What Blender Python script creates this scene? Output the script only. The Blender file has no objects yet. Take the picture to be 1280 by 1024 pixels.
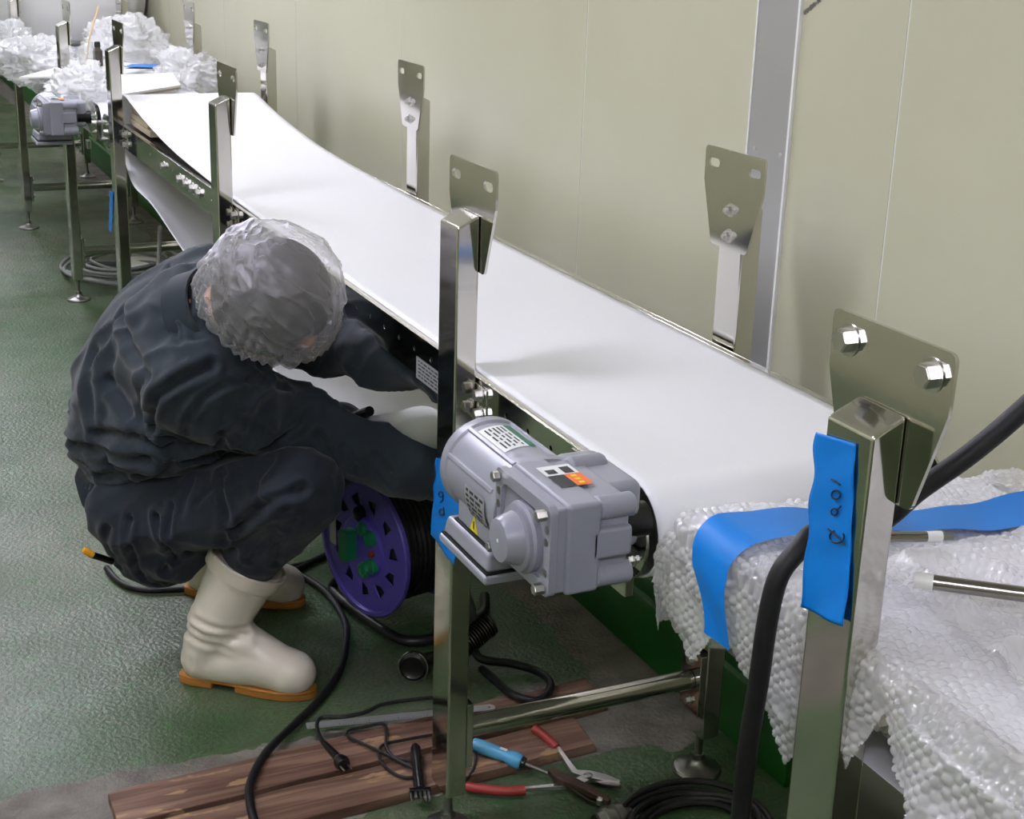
import bpy, bmesh, math, random
import numpy as np
from mathutils import Vector, Matrix, Quaternion
from mathutils.bvhtree import BVHTree
random.seed(7); rng = np.random.default_rng(7)
scene = bpy.context.scene
COL = scene.collection

# ------------------------------------------------------------------ camera
F_PX = 1840.0
Rcw = np.array([[0.90826, 0.10572, -0.40484], [-0.41720, 0.30067, -0.85770], [0.0310, 0.94785, 0.31712]])
def _ortho():
    A = np.array([-895, 645, -F_PX]); A /= np.linalg.norm(A)
    X = np.array([4128, 480.5, -F_PX]); X -= A*(X@A); X /= np.linalg.norm(X)
    return np.array([X, A, np.cross(X, A)])
Rcw = _ortho()
CAM = np.array([0, 0, 1.5])
cam_data = bpy.data.cameras.new('camera'); cam = bpy.data.objects.new('camera', cam_data); COL.objects.link(cam)
m = Matrix.Identity(4)
for i in range(3):
    for j in range(3): m[i][j] = Rcw[i][j]
    m[i][3] = CAM[i]
cam.matrix_world = m
cam_data.sensor_width = 36; cam_data.lens = F_PX/1280*36; cam_data.clip_start = 0.02
scene.camera = cam
# ------------------------------------------------------------------ world, exposure
world = bpy.data.worlds.new('world'); scene.world = world; world.use_nodes = True
world.node_tree.nodes['Background'].inputs[0].default_value = (0.05, 0.055, 0.05, 1)
world.node_tree.nodes['Background'].inputs[1].default_value = 0.5
scene.view_settings.view_transform = 'Standard'; scene.view_settings.look = 'None'
scene.view_settings.gamma = 1; scene.view_settings.use_curve_mapping = False
scene.view_settings.exposure = 0.42
# ceiling luminaires (x, y, emission strength); the fixtures themselves are built with the room
CEIL_Z = 2.75
LIGHTS = [(0.30, 5.2, 94), (0.30, 8.4, 76), (0.30, 11.8, 60), (-0.55, 2.2, 64), (-0.55, -0.9, 68)]

# ------------------------------------------------------------------ helpers
def lin(c):
    return tuple((v/12.92 if v <= .04045 else ((v+.055)/1.055)**2.4) for v in [x/255 for x in c]) + (1,)
MATS = {}
def mat(name, rgb, rough=.5, metal=0, spec=.5, noise=None, bump=None, alpha=1, trans=0, coat=0, sheen=0, emis=None, aniso=0):
    """noise=(scale, amount, rgb2[, detail]) mixes a second colour; bump=(scale, strength, distance)"""
    mt = bpy.data.materials.new(name); mt.use_nodes = True; nt = mt.node_tree; b = nt.nodes['Principled BSDF']
    b.inputs['Base Color'].default_value = lin(rgb); b.inputs['Roughness'].default_value = rough
    b.inputs['Metallic'].default_value = metal; b.inputs['Specular IOR Level'].default_value = spec
    b.inputs['Alpha'].default_value = alpha; b.inputs['Transmission Weight'].default_value = trans
    b.inputs['Coat Weight'].default_value = coat; b.inputs['Sheen Weight'].default_value = sheen
    if emis: b.inputs['Emission Color'].default_value = lin(rgb); b.inputs['Emission Strength'].default_value = emis
    tc = nt.nodes.new('ShaderNodeTexCoord')
    if noise:
        n = nt.nodes.new('ShaderNodeTexNoise'); n.inputs['Scale'].default_value = noise[0]; n.inputs['Detail'].default_value = noise[3] if len(noise) > 3 else 5
        nt.links.new(tc.outputs['Object'], n.inputs['Vector'])
        r = nt.nodes.new('ShaderNodeValToRGB'); r.color_ramp.elements[0].position = .5-noise[1]/2; r.color_ramp.elements[1].position = .5+noise[1]/2
        r.color_ramp.elements[0].color = lin(noise[2]); r.color_ramp.elements[1].color = lin(rgb)
        nt.links.new(n.outputs['Fac'], r.inputs['Fac']); nt.links.new(r.outputs['Color'], b.inputs['Base Color'])
    if bump:
        n2 = nt.nodes.new('ShaderNodeTexNoise'); n2.inputs['Scale'].default_value = bump[0]; n2.inputs['Detail'].default_value = 4
        nt.links.new(tc.outputs['Object'], n2.inputs['Vector'])
        bp = nt.nodes.new('ShaderNodeBump'); bp.inputs['Strength'].default_value = bump[1]; bp.inputs['Distance'].default_value = bump[2]
        nt.links.new(n2.outputs['Fac'], bp.inputs['Height']); nt.links.new(bp.outputs['Normal'], b.inputs['Normal'])
    MATS[name] = mt; return mt
mat('steel', (205, 203, 196), .09, 1, bump=(9, .015, .01))
mat('steel_brushed', (178, 178, 178), .42, .65, bump=(60, .03, .002))
mat('steel_dull', (150, 149, 145), .36, 1)
mat('bolt_steel', (200, 198, 194), .28, 1)
mat('belt_white', (236, 237, 240), .42, spec=.35, bump=(5, .03, .01))
mat('motor_grey', (144, 146, 157), .33, spec=.5, bump=(90, .05, .001))
mat('rubber_black', (16, 16, 17), .42, noise=(30, .6, (30, 30, 31)))
mat('cable_black', (15, 15, 16), .5, spec=.3, noise=(40, .5, (26, 26, 28)))
mat('dark_plastic', (14, 14, 15), .28)
mat('cable_grey', (120, 122, 120), .5)
mat('label_white', (232, 234, 234), .4)
mat('label_silver', (176, 177, 180), .35, .3)
mat('print_dark', (40, 42, 46), .6)
mat('print_green', (40, 112, 84), .5)
mat('print_orange', (232, 112, 40), .45)
mat('print_yellow', (232, 208, 30), .45)
mat('tape_blue', (0, 124, 214), .38, spec=.4, noise=(14, .9, (0, 112, 200)), bump=(25, .12, .004))
mat('ink', (16, 24, 50), .6)
mat('skirt_green', (22, 96, 26), .4, noise=(7, .6, (14, 70, 20)), bump=(14, .1, .01))
mat('skirt_grey', (118, 119, 112), .3, .5)
mat('ceiling_white', (214, 214, 206), .7)
mat('lamp_light', (255, 252, 244), .5)
mat('fixture_white', (230, 230, 228), .5)
mat('cream_far', (196, 196, 168), .5)
mat('jacket', (39, 48, 56), .8, spec=.2, sheen=.15, noise=(5, .8, (32, 41, 48)), bump=(260, .12, .001))
mat('trousers', (34, 41, 51), .8, spec=.2, sheen=.12, noise=(6, .8, (29, 36, 45)), bump=(260, .12, .001))
mat('boot_white', (232, 225, 212), .3, spec=.5, noise=(9, .7, (212, 202, 186)), bump=(18, .06, .004))
mat('sole_gum', (158, 104, 36), .55)
mat('skin', (196, 150, 122), .5)
mat('hair', (20, 17, 18), .6, noise=(60, .5, (36, 31, 32)))
mat('glove', (18, 19, 21), .6, bump=(120, .2, .001))
mat('reel_purple', (98, 86, 186), .4, noise=(12, .8, (86, 74, 168)))
mat('socket_green', (24, 128, 82), .4)
mat('red_plastic', (150, 44, 40), .45)
mat('handle_blue', (84, 164, 206), .4)
mat('wood', (118, 92, 72), .8, bump=(40, .3, .004))
mat('cardboard', (186, 172, 150), .75)
mat('sheet_white', (232, 232, 228), .55)
mat('amber', (214, 150, 30), .35)
mat('dark_metal', (96, 90, 84), .3, 1)
mat('rust_metal', (92, 74, 62), .5, .7, noise=(40, .6, (60, 44, 36)))
mat('wood_pale', (216, 190, 150), .6)
mat('rod_grey', (150, 147, 142), .2, 1)
mat('cap_white', (238, 238, 236), .4)
mat('rose', (150, 60, 66), .5)
def node_mat(name):
    mt = bpy.data.materials.new(name); mt.use_nodes = True; MATS[name] = mt
    return mt, mt.node_tree, mt.node_tree.nodes, mt.node_tree.links, mt.node_tree.nodes['Principled BSDF']
def film_mat(name, rgb, clear, rough, sub, ior=1.5):
    """thin plastic film: part clear, part white scatter, gloss on top"""
    mt, nt, N, L, b = node_mat(name)
    out = N['Material Output']; N.remove(b)
    d = N.new('ShaderNodeBsdfDiffuse'); d.inputs[0].default_value = lin(rgb)
    t = N.new('ShaderNodeBsdfTranslucent'); t.inputs[0].default_value = lin(rgb)
    g = N.new('ShaderNodeBsdfGlossy'); g.inputs['Roughness'].default_value = rough; g.inputs[0].default_value = (1, 1, 1, 1) if ior < 1.6 else lin(rgb)
    tr = N.new('ShaderNodeBsdfTransparent')
    m1 = N.new('ShaderNodeMixShader'); m1.inputs[0].default_value = sub; L.new(d.outputs[0], m1.inputs[1]); L.new(t.outputs[0], m1.inputs[2])
    m2 = N.new('ShaderNodeMixShader'); m2.inputs[0].default_value = clear; L.new(m1.outputs[0], m2.inputs[1]); L.new(tr.outputs[0], m2.inputs[2])
    lw = N.new('ShaderNodeLayerWeight'); lw.inputs[0].default_value = .5
    pw = N.new('ShaderNodeMath'); pw.operation = 'POWER'; pw.inputs[1].default_value = 4; L.new(lw.outputs['Facing'], pw.inputs[0])
    fr = N.new('ShaderNodeMath'); fr.operation = 'MULTIPLY_ADD'; fr.inputs[1].default_value = .6; fr.inputs[2].default_value = ((ior-1)/(ior+1))**2*1.6; L.new(pw.outputs[0], fr.inputs[0])
    m3 = N.new('ShaderNodeMixShader'); L.new(fr.outputs[0], m3.inputs[0]); L.new(m2.outputs[0], m3.inputs[1]); L.new(g.outputs[0], m3.inputs[2])
    L.new(m3.outputs[0], out.inputs[0]); return mt
film_mat('bubble_film', (252, 251, 254), .50, .05, .3)
film_mat('bag_film', (250, 251, 252), .38, .10, .4)
film_mat('hair_net', (232, 230, 236), .79, .45, .45, 1.62)
film_mat('glass_clear', (235, 240, 240), .85, .03, .3)

class MB:
    """mesh builder in world coordinates"""
    def __init__(s): s.v = []; s.f = []
    def add(s, vs, fs):
        o = len(s.v); s.v += [tuple(map(float, q)) for q in vs]; s.f += [tuple(i+o for i in q) for q in fs]; return s
    def box(s, a, b):
        (x0, y0, z0), (x1, y1, z1) = a, b
        return s.add([(x0,y0,z0),(x1,y0,z0),(x1,y1,z0),(x0,y1,z0),(x0,y0,z1),(x1,y0,z1),(x1,y1,z1),(x0,y1,z1)],
                     [(0,3,2,1),(4,5,6,7),(0,1,5,4),(1,2,6,5),(2,3,7,6),(3,0,4,7)])
    def rings(s, rings, cap0=True, cap1=True):
        n = len(rings[0]); vs = [q for r in rings for q in r]; fs = []
        for i in range(len(rings)-1):
            for j in range(n):
                k = (j+1) % n; fs.append((i*n+j, i*n+k, (i+1)*n+k, (i+1)*n+j))
        if cap0: fs.append(tuple(range(n-1, -1, -1)))
        if cap1: fs.append(tuple((len(rings)-1)*n+j for j in range(n)))
        return s.add(vs, fs)
    def frame(s, d):
        d = Vector(d).normalized(); a = Vector((0,0,1)) if abs(d.z) < .9 else Vector((1,0,0))
        u = d.cross(a).normalized(); return u, d.cross(u).normalized()
    def cyl(s, p0, p1, r, n=20, r1=None):
        p0, p1 = Vector(p0), Vector(p1); u, w = s.frame(p1-p0); r1 = r if r1 is None else r1
        mk = lambda c, rr: [c+(u*math.cos(2*math.pi*k/n)+w*math.sin(2*math.pi*k/n))*rr for k in range(n)]
        return s.rings([mk(p0, r), mk(p1, r1)])
    def lathe(s, p0, d, prof, n=28, caps=True):
        """prof: list of (t along d, radius)"""
        p0 = Vector(p0); d = Vector(d).normalized(); u, w = s.frame(d)
        return s.rings([[p0+d*t+(u*math.cos(2*math.pi*k/n)+w*math.sin(2*math.pi*k/n))*max(r,1e-5) for k in range(n)] for t, r in prof], caps, caps)
    def tube(s, pts, r, n=10, closed=False):
        pts = [Vector(p) for p in pts]; rs = r if hasattr(r, '__len__') else [r]*len(pts); rings = []; prev = None
        for i, p in enumerate(pts):
            d = (pts[min(i+1, len(pts)-1)]-pts[max(i-1, 0)])
            if d.length < 1e-9: d = Vector((0,0,1))
            d.normalize()
            if prev is None: u, w = s.frame(d)
            else:
                u = prev-d*prev.dot(d)
                if u.length < 1e-6: u, _ = s.frame(d)
                u.normalize(); w = d.cross(u)
            prev = u; rings.append([p+(u*math.cos(2*math.pi*k/n)+w*math.sin(2*math.pi*k/n))*rs[i] for k in range(n)])
        return s.rings(rings)
    def hexbolt(s, p, d, r=.008, h=.006, washer=True, stub=0):
        p = Vector(p); d = Vector(d).normalized()
        if washer: s.cyl(p, p+d*.0015, r*1.35, 18)
        s.cyl(p+d*.0015, p+d*(h+.001), r, 6); s.cyl(p+d*(h+.001), p+d*(h+.0018), r*.86, 6)
        if stub: s.cyl(p, p+d*(h+stub), r*.5, 12)
        return s
    def plate(s, outer, holes, th, tf):
        """flat plate from 2D outer loop with see-through holes, thickness th; tf maps (u,v,w)->xyz"""
        bm = bmesh.new(); edges = []
        for loop in [outer]+holes:
            vs = [bm.verts.new((q[0], q[1], 0)) for q in loop]
            edges += [bm.edges.new((vs[i], vs[(i+1) % len(vs)])) for i in range(len(vs))]
        bmesh.ops.triangle_fill(bm, edges=edges, use_beauty=True, use_dissolve=False)
        bmesh.ops.recalc_face_normals(bm, faces=bm.faces[:])
        ret = bmesh.ops.extrude_face_region(bm, geom=bm.faces[:])
        for e in ret['geom']:
            if isinstance(e, bmesh.types.BMVert): e.co.z += th
        bm.verts.index_update()
        s.add([tf(*q.co) for q in bm.verts], [[q.index for q in f.verts] for f in bm.faces]); bm.free(); return s
    def build(s, name, mt, parent=None, origin=None, bevel=0, smooth=35, seg=2, subsurf=0):
        me = bpy.data.meshes.new(name)
        if origin is None:
            root = parent
            while root is not None and root.parent is not None: root = root.parent
            origin = root.location if root is not None else (0,0,0)
        o3 = tuple(origin)
        me.from_pydata([(a-o3[0], b-o3[1], c-o3[2]) for a, b, c in s.v], [], s.f)
        bm = bmesh.new(); bm.from_mesh(me); bmesh.ops.recalc_face_normals(bm, faces=bm.faces[:]); bm.to_mesh(me); bm.free()
        me.materials.append(MATS[mt])
        if smooth: me.shade_smooth(); me.set_sharp_from_angle(angle=math.radians(smooth))
        o = bpy.data.objects.new(name, me); COL.objects.link(o)
        if parent is not None: o.parent = parent
        else: o.location = o3
        if bevel:
            md = o.modifiers.new('bevel', 'BEVEL'); md.width = bevel; md.segments = seg; md.limit_method = 'ANGLE'; md.angle_limit = math.radians(40); md.harden_normals = True
        if subsurf:
            md = o.modifiers.new('sub', 'SUBSURF'); md.levels = subsurf; md.render_levels = subsurf
        return o
def tag(o, label=None, cat=None, group=None, kind=None):
    if label: o['label'] = label
    if cat: o['category'] = cat
    if group: o['group'] = group
    if kind: o['kind'] = kind
    return o
def thing(name, loc, label, cat, group=None):
    o = bpy.data.objects.new(name, None); COL.objects.link(o); o.location = loc; o.empty_display_size = .05
    return tag(o, label, cat, group)
def copy_tree(o, parent=None):
    c = o.copy(); COL.objects.link(c); c.parent = parent
    for ch in list(o.children): copy_tree(ch, c)
    return c
def struct(o): o['kind'] = 'structure'; return o
def spline(pts, n=8):
    """Catmull-Rom through points"""
    P = [np.array(p, float) for p in pts]; P = [2*P[0]-P[1]]+P+[2*P[-1]-P[-2]]; out = []
    for i in range(1, len(P)-2):
        for k in range(n):
            t = k/n; a, b, c, d = P[i-1], P[i], P[i+1], P[i+2]
            out.append(.5*((2*b)+(-a+c)*t+(2*a-5*b+4*c-d)*t*t+(-a+3*b-3*c+d)*t**3))
    out.append(P[-2]); return out
def rrect(u0, u1, v0, v1, r, n=5):
    out = []
    for cx, cy, a0 in ((u1-r, v1-r, 0), (u0+r, v1-r, 90), (u0+r, v0+r, 180), (u1-r, v0+r, 270)):
        for k in range(n+1):
            a = math.radians(a0+90*k/n); out.append((cx+r*math.cos(a), cy+r*math.sin(a)))
    return out
def circ(u, v, r, n=14): return [(u+r*math.cos(2*math.pi*k/n), v+r*math.sin(2*math.pi*k/n)) for k in range(n)]
def rpoly(pts, r, n=4):
    """polygon with rounded corners"""
    out = []; m = len(pts)
    for i in range(m):
        p = Vector(pts[i]); a = (Vector(pts[i-1])-p).normalized(); b = (Vector(pts[(i+1) % m])-p).normalized()
        ang = math.acos(max(-1, min(1, a.dot(b)))); d = min(r/math.tan(ang/2), (Vector(pts[i-1])-p).length*.45, (Vector(pts[(i+1) % m])-p).length*.45)
        for k in range(n+1):
            t = k/n; q = (p+a*d)*(1-t)**2+p*2*t*(1-t)+(p+b*d)*t*t; out.append((q.x, q.y))
    return out
def smooth01(t): t = np.clip(t, 0, 1); return t*t*(3-2*t)
def grid_mesh(fn, nu, nv):
    """fn(u,v arrays in 0..1)->(..,3); returns MB"""
    U, V = np.meshgrid(np.linspace(0,1,nu), np.linspace(0,1,nv), indexing='ij'); P = fn(U, V).reshape(-1, 3); b = MB()
    b.v = [tuple(q) for q in P.tolist()]; i = np.arange((nu-1)*(nv-1)); a = (i//(nv-1))*nv+i % (nv-1)
    b.f = [tuple(q) for q in np.stack([a, a+nv, a+nv+1, a+1], 1).tolist()]; return b
def vnoise(P, scale, seed=0, octv=3):
    """smooth value noise on an (N,3) array"""
    P = np.asarray(P)*scale+seed*17.3; out = np.zeros(P.shape[:-1]); amp = 1.; tot = 0.
    for o in range(octv):
        Q = P*2**o; i = np.floor(Q).astype(np.int64); f = Q-i; f = f*f*(3-2*f); val = 0
        for dx in (0,1):
            for dy in (0,1):
                for dz in (0,1):
                    h = (i[...,0]+dx)*374761393+(i[...,1]+dy)*668265263+(i[...,2]+dz)*2147483647+seed*974711
                    h = (h ^ (h >> 13))*1274126177; h = (h ^ (h >> 16)) & 0xffff
                    w = (f[...,0] if dx else 1-f[...,0])*(f[...,1] if dy else 1-f[...,1])*(f[...,2] if dz else 1-f[...,2])
                    val = val+w*(h/65535.)
        out += amp*(val*2-1); tot += amp; amp *= .5
    return out/tot

def cloth_bump(name, scale, strength):
    """fine creases in the weave: ridged noise stretched along the cloth"""
    nt = MATS[name].node_tree; N, L = nt.nodes, nt.links; b = N['Principled BSDF']; tc = N.new('ShaderNodeTexCoord')
    mp = N.new('ShaderNodeMapping'); mp.inputs['Rotation'].default_value = (.4, .7, .5); mp.inputs['Scale'].default_value = (1, 2.6, 1.3); L.new(tc.outputs['Object'], mp.inputs[0])
    n = N.new('ShaderNodeTexNoise'); n.noise_type = 'RIDGED_MULTIFRACTAL'; n.inputs['Scale'].default_value = scale; n.inputs['Detail'].default_value = 3; n.inputs['Distortion'].default_value = .5; L.new(mp.outputs[0], n.inputs['Vector'])
    old = b.inputs['Normal'].links[0].from_node; bp = N.new('ShaderNodeBump'); bp.inputs['Strength'].default_value = strength; bp.inputs['Distance'].default_value = .012
    L.new(n.outputs['Fac'], bp.inputs['Height']); L.new(old.outputs['Normal'], bp.inputs['Normal']); L.new(bp.outputs['Normal'], b.inputs['Normal'])
cloth_bump('jacket', 4.5, .35); cloth_bump('trousers', 5, .35)
# ------------------------------------------------------------------ the room
WX = 1.52; YN, YF, XL = -3.0, 19.0, -1.45
def floor_material():
    mt, nt, N, L, b = node_mat('floor_green'); tc = N.new('ShaderNodeTexCoord')
    def noise(sc, det=6, dist=0, vec=None):
        n = N.new('ShaderNodeTexNoise'); n.inputs['Scale'].default_value = sc; n.inputs['Detail'].default_value = det; n.inputs['Distortion'].default_value = dist
        L.new(vec or tc.outputs['Object'], n.inputs['Vector']); return n.outputs['Fac']
    def ramp(fac, stops):
        r = N.new('ShaderNodeValToRGB'); e = r.color_ramp.elements
        e[0].position, e[0].color = stops[0]; e[1].position, e[1].color = stops[-1]
        for p, c in stops[1:-1]: q = e.new(p); q.color = c
        L.new(fac, r.inputs[0]); return r.outputs[0]
    def mix(f, a, bb):
        mx = N.new('ShaderNodeMix'); mx.data_type = 'RGBA'; L.new(f, mx.inputs[0]); L.new(a, mx.inputs[6]); L.new(bb, mx.inputs[7]); return mx.outputs[2]
    base = ramp(noise(1.7, 8, .4), [(.32, lin((64, 80, 54))), (.5, lin((78, 90, 66))), (.68, lin((102, 109, 88)))])
    green = ramp(noise(6, 7, .6), [(.3, lin((44, 76, 36))), (.7, lin((76, 94, 66)))])
    c1 = mix(ramp(noise(1.1, 5, .8), [(.42, (0,0,0,1)), (.62, (1,1,1,1))]), base, green)
    # greenish chips of the older coat
    chips = ramp(noise(26, 5, .3), [(.60, (0,0,0,1)), (.64, (1,1,1,1))])
    c2 = mix(chips, c1, ramp(noise(9), [(.3, lin((50, 88, 44))), (.7, lin((68, 98, 58)))]))
    # bare concrete strip along the skirting and around the boards
    sep = N.new('ShaderNodeSeparateXYZ'); L.new(tc.outputs['Object'], sep.inputs[0])
    wob = noise(7, 4, .3)
    def math_(op, a, c):
        q = N.new('ShaderNodeMath'); q.operation = op
        for i, s in enumerate((a, c)):
            if isinstance(s, (int, float)): q.inputs[i].default_value = s
            else: L.new(s, q.inputs[i])
        return q.outputs[0]
    w = math_('MULTIPLY', math_('SUBTRACT', wob, .5), .12)
    xx = math_('ADD', sep.outputs[0], w); yy = math_('ADD', sep.outputs[1], w)
    strip = math_('MULTIPLY', math_('GREATER_THAN', xx, 1.345), math_('GREATER_THAN', yy, 2.10))
    trench = math_('MULTIPLY', math_('GREATER_THAN', yy, 2.125), math_('LESS_THAN', yy, 2.395))
    msk = math_('MAXIMUM', strip, trench)
    conc = ramp(noise(14, 7, .2), [(.3, lin((92, 88, 80))), (.7, lin((128, 124, 114)))])
    c3 = mix(msk, c2, conc)
    L.new(c3, b.inputs['Base Color']); b.inputs['Specular IOR Level'].default_value = .38
    rr = ramp(noise(3.5, 6), [(.35, (.30,.30,.30,1)), (.7, (.55,.55,.55,1))]); L.new(mix(msk, rr, ramp(wob, [(.3, (.8,.8,.8,1)), (.7, (.8,.8,.8,1))])), b.inputs['Roughness'])
    bp = N.new('ShaderNodeBump'); bp.inputs['Strength'].default_value = .8; bp.inputs['Distance'].default_value = .004
    hs = math_('ADD', noise(105, 3), math_('MULTIPLY', noise(9, 4), 1.2)); L.new(hs, bp.inputs['Height']); L.new(bp.outputs[0], b.inputs['Normal'])
def wall_material():
    mt, nt, N, L, b = node_mat('wall_cream'); tc = N.new('ShaderNodeTexCoord')
    n = N.new('ShaderNodeTexNoise'); n.inputs['Scale'].default_value = 1.6; n.inputs['Detail'].default_value = 5; L.new(tc.outputs['Object'], n.inputs['Vector'])
    r = N.new('ShaderNodeValToRGB'); r.color_ramp.elements[0].position = .3; r.color_ramp.elements[1].position = .7
    r.color_ramp.elements[0].color = lin((187, 186, 161)); r.color_ramp.elements[1].color = lin((195, 194, 170)); L.new(n.outputs['Fac'], r.inputs[0])
    L.new(r.outputs[0], b.inputs['Base Color']); b.inputs['Roughness'].default_value = .33; b.inputs['Specular IOR Level'].default_value = .45
    n2 = N.new('ShaderNodeTexNoise'); n2.inputs['Scale'].default_value = 5; L.new(tc.outputs['Object'], n2.inputs['Vector'])
    bp = N.new('ShaderNodeBump'); bp.inputs['Strength'].default_value = .06; bp.inputs['Distance'].default_value = .01; L.new(n2.outputs['Fac'], bp.inputs['Height']); L.new(bp.outputs[0], b.inputs['Normal'])
floor_material(); wall_material()
fl = struct(MB().box((XL, YN, -.05), (WX+.1, YF, 0)).build('floor', 'floor_green', smooth=0))
ce = struct(MB().box((XL, YN, CEIL_Z+.08), (WX+.1, YF, CEIL_Z+.16)).build('ceiling', 'ceiling_white', smooth=0))
wr = struct(MB().box((WX+.006, YN, 0), (WX+.1, YF, CEIL_Z+.08)).build('wall_right', 'cream_far', smooth=0))
seams = [YN, -1.3, -.25, .8, 1.85, 2.905, 4.03, 5.07, 6.07, 7.1, 8.15, 9.2, 10.3, 11.4, 12.5, 13.6, 14.7, 15.8, 16.9, 18.0, YF]
for a, c in zip(seams[:-1], seams[1:]):
    MB().box((WX, a+.0016, .1), (WX+.02, c-.0016, CEIL_Z+.08)).build('wall_panel', 'wall_cream', wr, bevel=.0012)
for a in seams[1:-1]:
    MB().box((WX+.0012, a-.0016, .1), (WX+.004, a+.0016, CEIL_Z+.08)).build('panel_joint', 'label_white', wr)
struct(MB().box((XL-.1, YN, 0), (XL, YF, CEIL_Z+.08)).build('wall_left', 'cream_far', smooth=0))
struct(MB().box((XL, YF, 0), (WX+.1, YF+.1, CEIL_Z+.08)).build('wall_back', 'cream_far', smooth=0))
struct(MB().box((XL, YN-.1, 0), (WX+.1, YN, CEIL_Z+.08)).build('wall_front', 'cream_far', smooth=0))
# skirting: green painted kerb along the far part, grey sheet along the near part
def prism_y(prof, y0, y1): return MB().rings([[(x, y0, z) for x, z in prof], [(x, y1, z) for x, z in prof]])
struct(prism_y([(1.472,0),(1.477,.118),(1.484,.128),(1.497,.131),(1.500,.152),(1.506,.163),(WX,.165),(WX,0)], 1.90, YF).build('baseboard_right', 'skirt_green', bevel=.002))
b2 = struct(prism_y([(1.490,0),(1.492,.085),(1.512,.15),(WX,.16),(WX,0)], YN, 1.90).build('trim_1', 'skirt_grey', bevel=.002))
# flat metal cover strip on the wall with its screws
t2 = struct(MB().box((WX-.004, 2.130, .16), (WX, 2.250, CEIL_Z+.08)).build('trim_2', 'steel_brushed', bevel=.001))
MB().box((WX-.006, 2.124, .16), (WX, 2.130, CEIL_Z+.08)).build('edge_bead', 'label_white', t2)
MB().box((WX-.005, 2.250, .16), (WX, 2.254, CEIL_Z+.08)).build('edge_bead', 'label_white', t2)
for z in (1.12, 1.95):
    for y in (2.147, 2.227): MB().lathe((WX-.004, y, z), (-1,0,0), [(0,.004),(.001,.0038),(.002,.002)], 12).build('screw', 'bolt_steel', t2)
# ceiling luminaires
def luminaire(x, y, st, i):
    nm = 'lamp_light_%d' % i; mt = mat(nm, (238, 236, 255), emis=st)
    r = thing('ceiling_light', (x, y, CEIL_Z), 'white twin tube ceiling light, number %d of the room' % i, 'light', 'ceiling lights')
    MB().box((x-.62, y-.12, CEIL_Z+.03), (x+.62, y+.12, CEIL_Z+.08)).build('housing', 'fixture_white', r, bevel=.004)
    for s in (-.06, .06): MB().cyl((x-.60, y+s, CEIL_Z), (x+.60, y+s, CEIL_Z), .022, 12).build('tube', nm, r)
places = ['over the far conveyor', 'beyond the far conveyor', 'at the far end of the room', 'over the worker aisle', 'behind the photographer']
for i, (x, y, st) in enumerate(LIGHTS):
    luminaire(x, y, st, i)
for o in list(COL.objects):
    if o.name.startswith('ceiling_light'): o['label'] = 'white twin tube ceiling light ' + places[[k for k, l in enumerate(LIGHTS) if abs(l[0]-o.location.x) < 1e-4 and abs(l[1]-o.location.y) < 1e-4][0]]
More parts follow.
